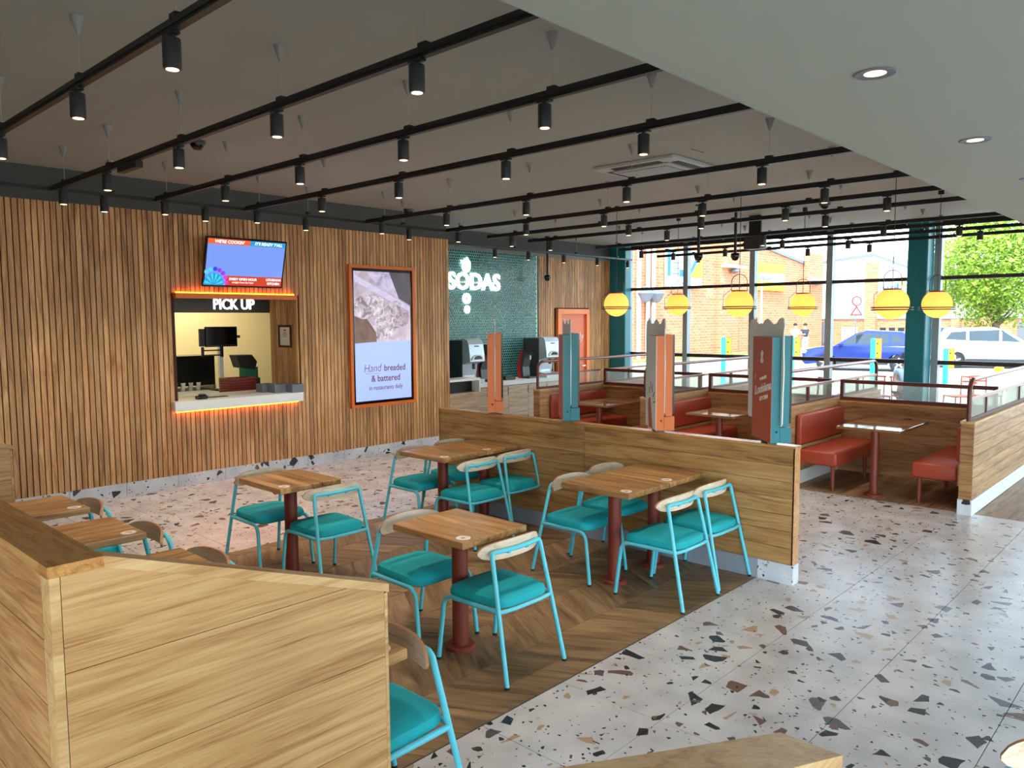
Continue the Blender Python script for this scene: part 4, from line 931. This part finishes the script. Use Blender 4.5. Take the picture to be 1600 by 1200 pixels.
MB().box((-.6,.02,-.02), (.9,.045,.02)).build('back_rail', M['white'], ss)
cb_ = empty('soda_counter', (10.4, 10.1, 0)); tag(cb_, 'long light wood soda counter with white top below the teal tiles', 'counter')
MB().box((8.5,9.8,.80), (12.25,YS-.005,.87)).box((8.5,9.78,.845), (12.25,9.8,.87)).build('worktop', M['white'], cb_)
MB().box((8.5,9.84,.06), (12.22,YS-.01,.80)).build('carcass', M['dgrey'], cb_); MB().box((8.5,9.9,0), (12.22,YS-.01,.06)).build('plinth', M['black'], cb_)
xs = [8.52, 9.0, 9.31, 9.86, 10.40, 10.95, 11.5, 12.22]
for i, (a, b_) in enumerate(zip(xs[:-1], xs[1:])):
    d = MB().box((a+.004,9.815,.075), (b_-.004,9.84,.785)).build('door', M['cabinet'], cb_)
    MB().box((b_-.02,9.811,.62), (b_-.004,9.8148,.76)).box((b_-.02,9.811,.12), (b_-.004,9.8148,.2)).build('handle_slot', M['black'], d)
W2(cb_)
ld = empty('waste_unit', (8.9, 9.75, 0)); tag(ld, 'light wood waste unit with raised white top at the end of the slatted wall', 'waste unit')
MB().box((8.5,9.45,.04), (9.26,9.775,.78)).build('carcass', M['cabinet'], ld); MB().box((8.5,9.43,.98), (9.29,9.775,1.02)).build('top', M['white'], ld); MB().box((9.26,9.43,.78), (9.29,9.775,.98)).build('side', M['white'], ld)
MB().box((8.5,9.6,.78), (9.25,9.77,.98)).build('opening', M['black'], ld); MB().box((8.52,9.44,.06), (9.24,9.4495,.76)).build('door', M['cabinet'], ld); W2(ld)
def soda(x, y, label, w=.36):
    m = empty('soda_dispenser', (x, y, .8705)); tag(m, label, 'soda machine', 'soda dispensers')
    prof = [(.30,0), (.30,.76), (-.12,.80), (-.22,.78), (-.26,.70), (-.29,.52), (-.30,.40), (-.16,.36), (-.10,.34), (-.08,.10), (-.30,.08), (-.30,0)]
    MB().prism(prof, 0, -w/2, w/2).build('body', M['silver'], m)
    MB().box((-w/2-.012,-.10,.02), (-w/2,.3,.77)).build('side_panel', M['dgrey'], m); MB().box((w/2,-.10,.02), (w/2+.012,.3,.77)).build('side_panel', M['dgrey'], m)
    MB().prism([(.15*math.cos(a), .42+.10*math.sin(a)) for a in [PI*i/14 for i in range(15)]], 1, -.318, -.296).build('touch_panel', M['kwhite'], m)
    MB().prism([(.10*math.cos(a), .44+.06*math.sin(a)) for a in [PI*i/14 for i in range(15)]], 1, -.322, -.3185).build('panel_screen', M['blackgloss'], m)
    MB().cyl((0,-.2,.36), (0,-.2,.26), .03, 14).build('nozzle', M['dgrey'], m, True)
    MB().box((-.14,-.084,.11), (.14,-.081,.34)).build('splash_plate', M['steel'], m)
    g = MB()
    for i in range(7): g.box((-.14+i*.042,-.29,.081), (-.12+i*.042,-.12,.086))
    g.build('drip_grille', M['dgrey'], m)
    MB().box((-.04,-.279,.66), (.06,-.270,.68)).build('badge', M['dgrey'], m)
    return m
soda(9.62,10.13, 'silver soda dispenser left of the orange kiosk, beside the slatted wall end'); soda(11.72,10.13, 'silver soda dispenser right of the orange kiosk, beside the orange door', .42)
def tap(x, y, label):
    m = empty('drink_tower', (x, y, .8705)); tag(m, label, 'drink tower', 'curved drink towers')
    prof = [(.14,0), (.16,.2), (.10,.42), (.02,.56), (-.06,.54), (-.02,.40), (.04,.22), (.02,.03), (-.14,.03), (-.14,0)]
    MB().prism(prof, 0, -.10, .10).build('body', M['dgrey'], m)
    red = [(.145,0), (.166,.2), (.11,.42), (.04,.55), (.03,.5), (.08,.38), (.10,.2), (.07,0)]
    MB().prism(red, 0, -.113, -.1005).build('side_fin', M['red'], m); MB().prism(red, 0, .1005, .113).build('side_fin', M['red'], m)
    n = 24; vs = []; 
    e1 = Vector((1,0,0)); e2 = Vector((0,.62,.78)).normalized(); nn = e1.cross(e2)
    o_ = Vector((0,-.05,.55))
    for off in (0, .022): vs += [o_+e1*.115*math.cos(2*PI*i/n)+e2*.15*math.sin(2*PI*i/n)+nn*off for i in range(n)]
    MB().add(vs, [tuple(range(n)), tuple(range(n, 2*n))[::-1]]+[(i, (i+1) % n, n+(i+1) % n, n+i) for i in range(n)]).build('oval_screen', M['blackgloss'], m)
    MB().cyl((0,-.07,.46), (0,-.07,.36), .018, 12).build('tap', M['steel'], m, True)
    MB().box((-.09,-.138,.031), (.09,.0,.036)).build('drip_tray', M['black'], m); return m
tap(10.12,10.12, 'dark drink tower half hidden behind the orange kiosk'); tap(11.22,10.08, 'dark drink tower with red fin and oval screen, right of the orange kiosk')
lid = MB().bbox((10.52,10.0,.8705), (10.80,10.25,.93), .01, 1).box((10.55,10.03,.93), (10.77,10.22,.945)).build('lid_holder', M['black']); tag(lid, 'low black cup lid holder on the soda counter', 'lid holder')
# ---- orange door
dr = empty('door_1', (13.09, YS, 0)); dr['kind'] = 'structure'
MB().box((-.54,-.05,0), (-.44,.019,2.225)).box((.44,-.05,0), (.54,.019,2.225)).box((-.44,-.05,2.12), (.44,.019,2.225)).build('door_frame', M['door_or'], dr)
MB().box((-.45,.0,.005), (.45,.019,2.13)).build('door_leaf', plain('door_leaf_orange', (226,116,74), .5), dr)
text('door_lettering', 'Qu', .24, M['offwhite'], dr, (-.28,-.002,1.62), TR, .001, 0, .1); text('door_lettering', 'ly', .24, M['offwhite'], dr, (.30,-.002,1.64), TR, .001, 0, .1)
MB().cyl((.38,-.0,1.0), (.38,-.05,1.0), .012, 10).box((.27,-.06,.99), (.39,-.045,1.01)).build('door_handle', M['steel'], dr)

# ================================================================ OUTSIDE
GZ = -.06
M['paving'] = plain('outdoor_paving', (196,186,172), .9, var=.06, scale=.8)
M['asphalt'] = plain('asphalt', (176,172,166), .95, var=.06, scale=1.5)
M['brick'] = bricks('red_brick', (196,112,78), (212,132,94), (220,160,126))
M['clad'] = plain('white_cladding', (226,232,236), .6, var=.02, scale=1)
M['yellow'] = plain('yellow_panel', (250,206,30), .5); M['cyanb'] = plain('bollard_teal', (20,190,196), .5); M['blue_s'] = plain('sign_blue', (20,110,200), .5)
M['grass'] = plain('verge_grass', (150,160,84), .95, var=.2, scale=6); M['leaf'] = plain('leaf_green', (140,170,50), .6, var=.35, scale=2.); M['leafd'] = plain('leaf_dark_green', (86,128,44), .6, var=.3, scale=2.); M['bark'] = plain('bark', (110,92,72), .9, var=.2)
M['carglass'] = plain('car_glass', (40,54,62), .08, var=.05); M['tyre'] = plain('tyre', (30,30,32), .8); M['alloy'] = plain('alloy', (190,190,192), .3, metal=.6); M['trimblk'] = plain('car_trim', (44,44,48), .6)
struct('ground', MB().box((XW+.13,-90,GZ-.2), (140,120,GZ)).box((-90,-90,GZ-.2), (XW+.13,-4.25,GZ)), M['paving'])
struct('road', MB().box((28.2,-90,GZ), (41,21,GZ+.008)), M['asphalt'])
# brick building with gable, pilasters and pipes
YB = 21.5
br = empty('brick_building', (40, YB, 0)); tag(br, 'long red brick building with sloping gable beyond the left windows', 'building')
MB().prism([(12,GZ), (54.3,GZ), (54.3,5.3), (51.7,5.65), (46.4,6.21), (30,8.1), (12,8.1)], 1, YB, YB+12).build('wall', M['brick'], br)
MB().prism([(12,8.1), (30,8.1), (54.6,5.27), (54.6,5.45), (30,8.3), (12,8.3)], 1, YB-.1, YB+12).build('roof_edge', M['mgrey'], br)
for x0, x1, zt in ((51.7,54.35,6.4), (39.9,41.9,7.2)):
    MB().box((x0,YB-.3,GZ), (x1,YB-.001,zt)).build('pilaster', M['brick'], br)
    fl = MB().box((x0-.1,YB-.75,zt-1.9 if x0 > 50 else 4.85), (x1+.1,YB-.3,zt-1.75 if x0 > 50 else 5.0)).build('lamp_shelf', M['white'], br)
    zc = zt-2.1 if x0 > 50 else 4.65
    MB().lathe([(.1,.18), (.32,.0), (.0,-.12)], (x0+1.0,YB-.55,zc), 12).build('floodlight', M['mgrey'], fl)
for x in (31.9, 32.7, 33.2): MB().cyl((x,YB-.14,GZ), (x,YB-.14,7.9), .11, 8).build('downpipe', M['white'], br)
for x in (32.1, 33.05): MB().lathe([(.1,.25), (.42,-.1), (.2,-.5), (0,-.55)], (x,YB-.4,3.35), 10).build('floodlight', M['mgrey'], br)
MB().lathe([(0,0), (.5,0.0), (.5,.03), (0,.03)], (46.2,YB-.05,.8), 16).build('wall_vent', M['mgrey'], br).rotation_euler = (0,0,0)
W2(br)
sb = empty('billboard', (36.1, YB-.2, 4.6)); tag(sb, 'blue and white billboard with yellow corner on the brick building', 'sign')
MB().box((-1.75,0,-.95), (1.75,.15,.98)).build('panel', M['clad'], sb); MB().box((-1.72,-.02,-.4), (-1.45,-.002,.95)).box((-.55,-.02,-.4), (.0,-.002,-.05)).build('blue_field', M['blue_s'], sb)
MB().prism([(.45,-.42), (1.72,.9), (1.72,-.42)], 1, -.03, -.021).build('yellow_corner', M['yellow'], sb); MB().prism([(.2,-.42), (.5,-.42), (1.7,.85), (1.3,.9)], 1, -.02, -.002).build('blue_stripe', M['blue_s'], sb)
ln = MB()
for i in range(3): ln.box((-1.3,-.01,-.3+i*.28), (-.6,-.002,-.25+i*.28))
ln.build('printed_lines', M['blue_s'], sb)
ys_ = empty('yellow_sign', (46.5, YB-.2, 4.55)); tag(ys_, 'large yellow sign with pale centre band on the brick gable', 'sign')
MB().box((-1.85,0,-.83), (1.85,.12,.85)).build('panel', M['yellow'], ys_); MB().prism([(-1.8,-.25), (1.8,-.35), (1.8,.25), (-1.8,.2)], 1, -.012, -.002).build('pale_band', M['white'], ys_)
vg = MB().box((30,YB-1.0,GZ), (54,YB-.31,GZ+.12)).build('verge', M['grass']); tag(vg, 'strip of dry grass along the foot of the brick building', 'grass', kind='stuff')
# white shed
ws = empty('white_warehouse', (58, 14, 0)); tag(ws, 'white clad warehouse with low brick base and brick pier beyond the windows', 'building')
MB().prism([(26,1.95), (26,5.75), (19.1,6.36), (16.3,5.15), (5.5,4.9), (-12,4.9), (-12,1.95)], 0, 58, 70).build('cladding', M['clad'], ws)
MB().prism([(26,5.75), (19.1,6.36), (16.3,5.15), (5.5,4.9), (-12,4.9), (-12,5.05), (5.5,5.05), (16.3,5.3), (19.1,6.55), (26,5.9)], 0, 57.9, 70).build('roof_edge', M['mgrey'], ws)
MB().box((57.98,-12,GZ), (69.9,26,1.87)).build('brick_base', M['brick'], ws); MB().box((57.9,-12,1.87), (69.95,26,1.95)).build('sill_band', M['mgrey'], ws)
for y0, y1, zt in ((18.7,19.45,5.9), (11.6,12.3,4.85), (13.4,13.9,1.87)): MB().box((57.5,y0,GZ), (57.97,y1,zt)).build('brick_pier', M['brick'], ws)
for y0 in (16.9, 17.5, 18.1): MB().box((57.94,y0,.55), (57.975,y0+.4,1.3)).build('window', M['carglass'], ws)
for y0 in (22.2, 9.6): MB().box((57.94,y0,0), (57.975,y0+.6,1.7)).build('door', M['mgrey'], ws)
W2(ws)
wb = empty('wall_notice', (57.7, 20.5, .8)); tag(wb, 'white notice board with red characters on the low brick wall', 'sign')
MB().box((-.04,-.55,-.5), (.04,.55,.5)).build('panel', M['white'], wb)
ch = MB(); rr = random.Random(3)
for i in range(4):
    for j in range(3):
        y, z = .42-i*.26, .3-j*.3
        for q in range(3): ch.box((-.05,y-.16,z-.08+q*.07), (-.041,y,z-.055+q*.07))
        ch.box((-.05,y-.09,z-.1), (-.041,y-.07,z+.12))
ch.build('red_characters', M['red'], wb)
fs_ = empty('shop_sign', (57.3, 17.65, 4.0)); tag(fs_, 'small blue lettered sign on the white warehouse behind the right globe', 'sign')
MB().box((-.05,-.5,-.32), (.05,.5,.32)).build('panel', M['clad'], fs_); text('letters', 'FARM', .42, M['blue_s'], fs_, (-.06,0,0), (PI/2,0,-PI/2), .005, .01); MB().box((-.06,-.5,-.34), (-.051,-.38,.34)).build('blue_edge', M['blue_s'], fs_); MB().box((.05,-.05,-.3), (.60,.05,.3)).build('bracket', M['mgrey'], fs_)
# lamp post with twin heads, road sign
lp = empty('street_lamp', (36.2, 17.1, GZ)); tag(lp, 'white street lamp post with twin grey heads before the yellow sign', 'street lamp')
MB().tube([(0,0,0), (0,0,3.95)], [.07,.045], 8).build('post', M['white'], lp, True)
for s in (-1, 1): MB().lathe([(.03,.22), (.12,.18), (.26,.0), (.0,-.03)], (s*.16,-s*.17,3.95), 10).build('lamp_head', M['mgrey'], lp)
MB().tube([(-.16,.17,4.12), (0,0,3.93), (.16,-.17,4.12)], .03, 6).build('arm', M['mgrey'], lp)
rs = empty('road_sign', (41.5, 14.45, GZ)); tag(rs, 'red rimmed round and triangular road signs on a pole above the blue car', 'road sign')
MB().cyl((0,0,0), (0,0,3.2), .035, 8).build('pole', M['mgrey'], rs)
e1 = Vector((.68,-.73,0)); nn = Vector((-.73,-.68,0))
def disc(pts, off, th): 
    vs = [e1*a+Vector((0,0,b))+nn*off for a, b in pts]+[e1*a+Vector((0,0,b))+nn*(off+th) for a, b in pts]; n = len(pts)
    return MB().add(vs, [tuple(range(n)), tuple(range(n, 2*n))[::-1]]+[(i, (i+1) % n, n+(i+1) % n, n+i) for i in range(n)])
C_ = lambda r, z: [(r*math.cos(2*PI*i/20), z+r*math.sin(2*PI*i/20)) for i in range(20)]
pl1 = disc(C_(.26,2.92), .04, .02).build('round_plate', M['red'], rs); disc(C_(.19,2.92), .061, .004).build('plate_face', M['white'], pl1)
pl2 = disc([(-.34,2.18), (.34,2.18), (0,2.68)], .04, .02).build('triangle_plate', M['red'], rs); disc([(-.2,2.25), (.2,2.25), (0,2.55)], .061, .004).build('plate_face', M['white'], pl2)
# bollards
for (x, y, zt, l) in ((22.04,11.62,1.43,'farthest left'), (23.49,10.07,1.41,'second from the left, beside the standing people'), (25.21,8.23,1.36,'third from the left, in front of the blue car'), (26.76,6.57,1.04,'before the white car')):
    b = empty('bollard', (x, y, GZ)); tag(b, 'teal bollard with yellow plate, '+l, 'bollard', 'teal bollards outside')
    h = zt-GZ
    MB().lathe([(.0,0), (.075,0), (.075,h-.03), (.06,h), (0,h)], n=14).build('post', M['cyanb'], b, True)
    pt = MB().box((.10,-.21,h-.62), (.13,.03,h+.0)).build('plate', M['orange'], b); pt.rotation_euler = (0,0,0)
    MB().box((.094,-.19,h-.58), (.0995,.01,h-.04)).build('plate_face', M['yellow'], pt); MB().box((.0,-.02,h-.35), (.10,.02,h-.25)).build('clip', M['mgrey'], b)
    for dz in (.16, .46): MB().cyl((.092,-.1,h-dz), (.0938,-.1,h-dz), .03, 8).build('bolt', M['dgrey'], pt)
wp = empty('yellow_topped_post', (22.0, 4.22, GZ)); tag(wp, 'short white post with yellow top outside the right window', 'post')
MB().cyl((0,0,0), (0,0,.72), .07, 12).build('post', M['white'], wp, True); MB().bbox((-.09,-.09,.72), (.09,.09,.84), .02, 2).build('top', M['yellow'], wp)
# outdoor chairs: terracotta hoop backs
oc = None
for x, y, rz, l in ((15.9,6.45,.4,'farthest left of the outdoor chairs'), (17.0,5.45,2.2,'beside the seated person outside'), (17.95,4.15,.8,'just right of the window column outside'), (18.4,3.75,2.6,'farthest right of the outdoor chairs')):
    if oc is None:
        oc = empty('outdoor_chair'); 
        MB().tube([(.24*math.cos(PI*i/10), -.2-.12*math.sin(PI*i/10), .72) for i in range(11)], .018, 8).build('back_hoop', M['terra'], oc, True)
        MB().tube([(.24*math.cos(PI*i/10), -.2-.12*math.sin(PI*i/10), .82) for i in range(11)], .016, 8).build('back_hoop', M['terra'], oc, True)
        MB().bbox((-.22,-.22,.42), (.22,.22,.455), .02, 2).build('seat', M['terra'], oc, True)
        for sx in (-1, 1):
            for sy in (-1, 1): MB().tube([(sx*.22,sy*.2,0), (sx*.2,sy*.18,.43)]+([(sx*.22,-.2,.84)] if sy < 0 else []), .014, 8).build('leg', M['terra'], oc, True)
        c = oc
    else: c = copy_tree(oc)
    c.location = (x, y, GZ); c.rotation_euler = (0,0,rz); tag(c, 'terracotta hoop backed chair, '+l, 'chair', 'outdoor chairs')
# tree
def tree(name, loc, h_tr, crown, n, label, m, seed):
    t = empty(name, loc); tag(t, label, 'tree'); r = random.Random(seed)
    tr = MB().tube([(0,0,0), (.05,.03,h_tr*.5), (0,.1,h_tr), (.1,.0,h_tr+1.4)], [.24,.19,.16,.06], 10)
    for i in range(9):
        a = r.uniform(0, 6.28); L_ = r.uniform(1.2, 2.4); z = h_tr*.85+r.uniform(0,1.2)
        tr.tube([(0,.05,z), (math.cos(a)*L_*.5, math.sin(a)*L_*.5, z+.6), (math.cos(a)*L_, math.sin(a)*L_, z+1.3)], [.08,.05,.02], 6)
    tr.build('trunk', M['bark'], t, True)
    mb = MB(); cx, cy, cz, rx, rz = crown
    for i in range(n):
        while True:
            p = Vector((r.uniform(-1,1), r.uniform(-1,1), r.uniform(-1,1)))
            if .3 < p.length < 1: break
        q = p*(1+.14*math.sin(p.x*7+p.z*5)+.1*math.sin(p.y*9))
        c = Vector((cx+q.x*rx, cy+q.y*rx, cz+q.z*rz)); s = r.uniform(.07,.15)
        u = Vector((r.uniform(-1,1), r.uniform(-1,1), r.uniform(-1,1))).normalized(); v = u.orthogonal().normalized()
        w = u.cross(v)
        mb.add([c-u*s, c+v*s*.5+w*s*.1, c+u*s, c-v*s*.5+w*s*.1], [(0,1,2), (0,2,3)])
    o = mb.build('foliage', m, t); o['kind'] = 'stuff'
    return t
tree('broadleaf_tree', (44.1,8.6,GZ), 1.8, (0,.3,4.6,2.9,2.9), 16000, 'bright green leafy tree standing behind the white car', M['leaf'], 2)
tree('broadleaf_tree', (50.0,3.6,GZ), 2.2, (0,0,4.6,3.0,2.4), 8000, 'darker green tree far right beyond the parked cars', M['leafd'], 5)
tree('broadleaf_tree', (52.0,13.9,GZ), 2.2, (0,0,4.3,1.5,1.1), 900, 'pale leafy tree half hidden by the window column', M['leaf'], 8)
# cars
def car(loc, heading, paint, label, L=4.3, H=1.58, suv=False):
    c = empty('parked_car', loc, heading); tag(c, label, 'car', 'parked cars')
    hw = .9; f = L/2
    k = H/1.58
    low = [(-f,.35), (-f+.05,.28), (f-.1,.25), (f,.36), (f-.01,.66*k), (f-.08,.80*k), (f-.55,.92*k), (f-1.22,.98*k), (-f+.25,1.02*k), (-f+.06,.92*k), (-f-.0,.62*k)]
    def arch(poly):   # cut wheel arches into the lower edge
        out = [poly[0], poly[1]]
        for xc in (-f+.82, f-.88):
            out += [(xc+.37*math.cos(a), .31+.37*math.sin(a)) for a in [PI-PI*i/8 for i in range(9)]]
        return out+poly[2:]
    poly = arch(low); n = len(poly); cz = .6
    rings = [(hw-.10,.97), (hw-.02,1.0), (hw,1.0)]
    mb = MB(); vs = []
    stations = [(-hw,.93), (-hw+.05,.985), (-hw+.16,1.0), (hw-.16,1.0), (hw-.05,.985), (hw,.93)]
    for y, s in stations: vs += [(px_*s, y, cz+(pz-cz)*(s if pz > .5 else 1)) for px_, pz in poly]
    fs = [tuple(range(n)), tuple((len(stations)-1)*n+i for i in range(n))[::-1]]
    for q in range(len(stations)-1): fs += [(q*n+i, q*n+(i+1) % n, (q+1)*n+(i+1) % n, (q+1)*n+i) for i in range(n)]
    mb.add(vs, fs).build('body', paint, c, True)
    rt = -f+.55 if suv else -f+.75
    cab = [(-f+.2,1.0*k), (f-1.18,.97*k), (f-1.95,1.46*k), (f-2.3,H-.02), (-.1,H), (rt,H-.06), (-f+.28,1.12*k)]
    m_ = len(cab); vs = []
    for y, s in ((-hw+.04,0), (-hw+.16,.0), (hw-.16,0), (hw-.04,0)):
        for x, z in cab:
            tt = max(0, (z-1.0*k)/(H-1.0*k)); yy = y*(1-.16*tt) if abs(y) > .8 else y*(1-.12*tt)
            vs.append((x, yy, z))
    fs = [tuple(range(m_)), tuple(3*m_+i for i in range(m_))[::-1]]
    for q in range(3): fs += [(q*m_+i, q*m_+(i+1) % m_, (q+1)*m_+(i+1) % m_, (q+1)*m_+i) for i in range(m_)]
    MB().add(vs, fs).build('cabin', paint, c, True)
    def side(poly, s, off=.006):
        out = []
        for x, z in poly:
            tt = max(0, (z-1.0*k)/(H-1.0*k)); out.append((x, s*((hw-.04)*(1-.16*tt)+off), z))
        inn = [(x, y-s*.02, z) for x, y, z in out]; nn_ = len(out)
        return MB().add(out+inn, [tuple(range(nn_)), tuple(range(nn_, 2*nn_))[::-1]]+[(i, (i+1) % nn_, nn_+(i+1) % nn_, nn_+i) for i in range(nn_)])
    for s in (-1, 1):
        side([(f-1.45,1.03*k), (.18,1.05*k), (.18,H-.12), (f-2.22,H-.14), (f-1.95,1.38*k)], s).build('side_window', M['carglass'], c)
        side([(.08,1.05*k), (-.95,1.07*k), (-.95,H-.15), (.08,H-.11)], s).build('side_window', M['carglass'], c)
        side([(-1.05,1.08*k), (rt-.08,1.12*k), (rt+.12,H-.2), (-1.05,H-.16)], s).build('side_window', M['carglass'], c)
        MB().bbox((-f-.0+.02,min(s*.6,s*.905),.82*k), (-f+.22,max(s*.6,s*.905),.96*k), .02, 2).build('tail_light', M['red'], c)
        MB().bbox((f-.45,min(s*.62,s*.89),.68*k), (f-.06,max(s*.62,s*.89),.79*k), .02, 2).build('headlight', M['white'], c)
        MB().bbox((f-1.5,min(s*.9,s*1.06),.98*k), (f-1.36,max(s*.9,s*1.06),1.1*k), .03, 2).build('mirror', paint, c)
        MB().box((-f+1.2,min(s*.88,s*.905),.27), (f-1.28,max(s*.88,s*.905),.40)).build('sill', M['trimblk'], c)
        for xc in (-f+.82, f-.88):
            w = MB().lathe([(.2,-.1), (.31,-.1), (.33,-.06), (.33,.06), (.31,.1), (.2,.1)], n=24); w2 = MB(); w2.add([(xc+a, s*.82+z*1.0, .33+b_) for a, b_, z in w.v], w.f)
            wo_ = w2.build('wheel', M['tyre'], c, True)
            rim = MB().add([(xc+.21*math.cos(2*PI*i/20), s*.922, .33+.21*math.sin(2*PI*i/20)) for i in range(20)]+[(xc, s*.9215, .33)], [(i, (i+1) % 20, 20) for i in range(20)])
            rim.build('rim', M['trimblk'], wo_)
            sp2 = MB()
            for i in range(5):
                a = 2*PI*i/5+.3; c_, s_ = math.cos(a), math.sin(a)
                sp2.prism([(xc+c_*.03-s_*.035, .33+s_*.03+c_*.035), (xc+c_*.03+s_*.035, .33+s_*.03-c_*.035), (xc+c_*.215+s_*.03, .33+s_*.215-c_*.03), (xc+c_*.215-s_*.03, .33+s_*.215+c_*.03)], 1, min(s*.9225,s*.934), max(s*.9225,s*.934))
            sp2.build('spokes', M['alloy'], wo_)
    return c
car((31.75,10.75,GZ), math.atan2(.97,-.24), plain('car_blue', (34,52,122), .25, metal=.3, var=.02), 'blue hatchback parked nose left, crossed by a teal bollard')
car((36.3,7.2,GZ), math.atan2(-.95,.32), plain('car_white', (196,202,208), .25, var=.02), 'white estate car parked right of the window column', 4.5, 1.66, True)
car((41.6,9.4,GZ), math.atan2(-.95,.32), plain('car_navy', (30,36,60), .3, var=.02), 'dark navy car half hidden behind the white car', 4.5, 1.6, True)
car((45.2,3.6,GZ), math.atan2(-.95,.32)+.3, plain('car_pale', (176,206,204), .25, var=.02), 'pale green car at the right picture edge behind the white car', 4.3, 1.58)
# people
def skin(name, verts, edges, rad, mat, parent, sub=1):
    me = bpy.data.meshes.new(name); me.from_pydata([tuple(v) for v in verts], edges, [])
    ob = bpy.data.objects.new(name, me); COL.objects.link(ob)
    md = ob.modifiers.new('skin', 'SKIN'); ss_ = ob.modifiers.new('sub', 'SUBSURF'); ss_.levels = sub; ss_.render_levels = sub
    for i, r in enumerate(rad): me.skin_vertices[0].data[i].radius = (r, r) if not isinstance(r, tuple) else r
    me.skin_vertices[0].data[0].use_root = True
    dg = bpy.context.evaluated_depsgraph_get(); m2 = bpy.data.meshes.new_from_object(ob.evaluated_get(dg)); bpy.data.objects.remove(ob)
    m2.name = name; m2.materials.clear(); m2.polygons.foreach_set('use_smooth', [True]*len(m2.polygons))
    return link(name, m2, mat, parent)
M['skin'] = plain('skin', (196,148,120), .6, var=.03)
def person(loc, rz, label, shirt, trousers, hair, seated=False, cap=False, carry=False):
    p = empty('person', loc, rz); tag(p, label, 'person')
    hip = .50 if seated else .92; b = hip
    arm = [(.24,.03,b+.26), (.2,.24,b+.22)] if (seated or carry) else [(.26,.0,b+.26), (.27,.06,b+.02)]
    hand = (.12,.36,b+.24) if (seated or carry) else (.27,.1,b-.1)
    leg = [(.12,.42,b+.0), (.12,.44,.08), (.12,.58,.04)] if seated else [(.10,.03,.5), (.10,-.01,.08), (.10,.13,.04)]
    V = [(0,0,b), (0,.0,b+.2), (0,.0,b+.42), (0,0,b+.53), (0,.01,b+.60), (0,.02,b+.68), (0,.02,b+.78)]; E_ = [(0,1), (1,2), (2,3), (3,4), (4,5), (5,6)]; Rr = [.14,.13,.15,.06,.055,.095,.075]
    for s in (-1, 1):
        i = len(V); V += [(s*.19,0,b+.46), (s*arm[0][0],arm[0][1],arm[0][2]), (s*arm[1][0],arm[1][1],arm[1][2]), (s*hand[0],hand[1],hand[2])]; E_ += [(2,i), (i,i+1), (i+1,i+2), (i+2,i+3)]; Rr += [.06,.045,.036,.03]
        j = len(V); V += [(s*.1,.02,b-.06), (s*leg[0][0],leg[0][1],leg[0][2]), (s*leg[1][0],leg[1][1],leg[1][2]), (s*leg[2][0],leg[2][1],leg[2][2])]; E_ += [(0,j), (j,j+1), (j+1,j+2), (j+2,j+3)]; Rr += [.09,.065,.04,.035]
    skin('body', V, E_, Rr, M['skin'], p)
    Vs = [(0,0,b+.02), (0,0,b+.2), (0,0,b+.42), (0,0,b+.50)]; Es = [(0,1), (1,2), (2,3)]; Rs = [.165,.155,.175,.09]
    for s in (-1, 1):
        i = len(Vs); Vs += [(s*.19,0,b+.46), (s*(.19+arm[0][0])/2,arm[0][1]*.6,b+.35)]; Es += [(2,i), (i,i+1)]; Rs += [.078,.066]
    skin('shirt', Vs, Es, Rs, shirt, p)
    Vt = [(0,0,b+.03)]; Et = []; Rt = [.162]
    for s in (-1, 1):
        i = len(Vt); Vt += [(s*.1,.02,b-.06), (s*leg[0][0],leg[0][1],leg[0][2]), (s*leg[1][0],leg[1][1],leg[1][2]+.03)]; Et += [(0,i), (i,i+1), (i+1,i+2)]; Rt += [.105,.082,.06]
    skin('trousers', Vt, Et, Rt, trousers, p)
    for s in (-1, 1): MB().bbox((s*leg[2][0]-.045,leg[1][1]-.05,.0), (s*leg[2][0]+.045,leg[2][1]+.07,.08), .025, 2).build('shoe', M['dgrey'], p, True)
    hz = b+.75
    prof = [(.112,-.02), (.115,.02), (.10,.07), (.06,.105), (0,.115)]
    MB().lathe(prof, (0,.01,hz), 16).build('cap' if cap else 'hair', hair, p, True)
    if cap: MB().prism([(-.08,.09), (.08,.09), (.06,.2), (0,.215), (-.06,.2)], 2, hz-.015, hz+.0).build('cap_peak', hair, p)
    return p
sh_l = plain('shirt_pale_blue', (196,206,222), .8); sh_d = plain('shirt_dark', (48,52,66), .8); sh_w = plain('shirt_white', (226,222,216), .8); tr_d = plain('trousers_dark', (50,54,66), .85); tr_l = plain('trousers_light', (196,190,184), .85); hr = plain('hair_dark', (40,30,26), .8); cp = plain('cap_navy', (24,26,48), .8)
person((17.2,4.95,GZ), 2.2, 'person in pale shirt and dark cap sitting outside the window', sh_l, tr_d, cp, seated=True, cap=True)
so = copy_tree(oc); so.location = (17.2,4.95,GZ); so.rotation_euler = (0,0,2.2); tag(so, 'terracotta hoop backed chair under the seated person outside', 'chair', 'outdoor chairs')
person((43.2,18.35,GZ), 2.0, 'person in white shirt standing left by the brick corner outside', sh_w, tr_d, hr, carry=True)
person((43.6,17.95,GZ), 2.4, 'person in dark shirt and light trousers standing right by the brick corner outside', sh_d, tr_l, hr, carry=True)
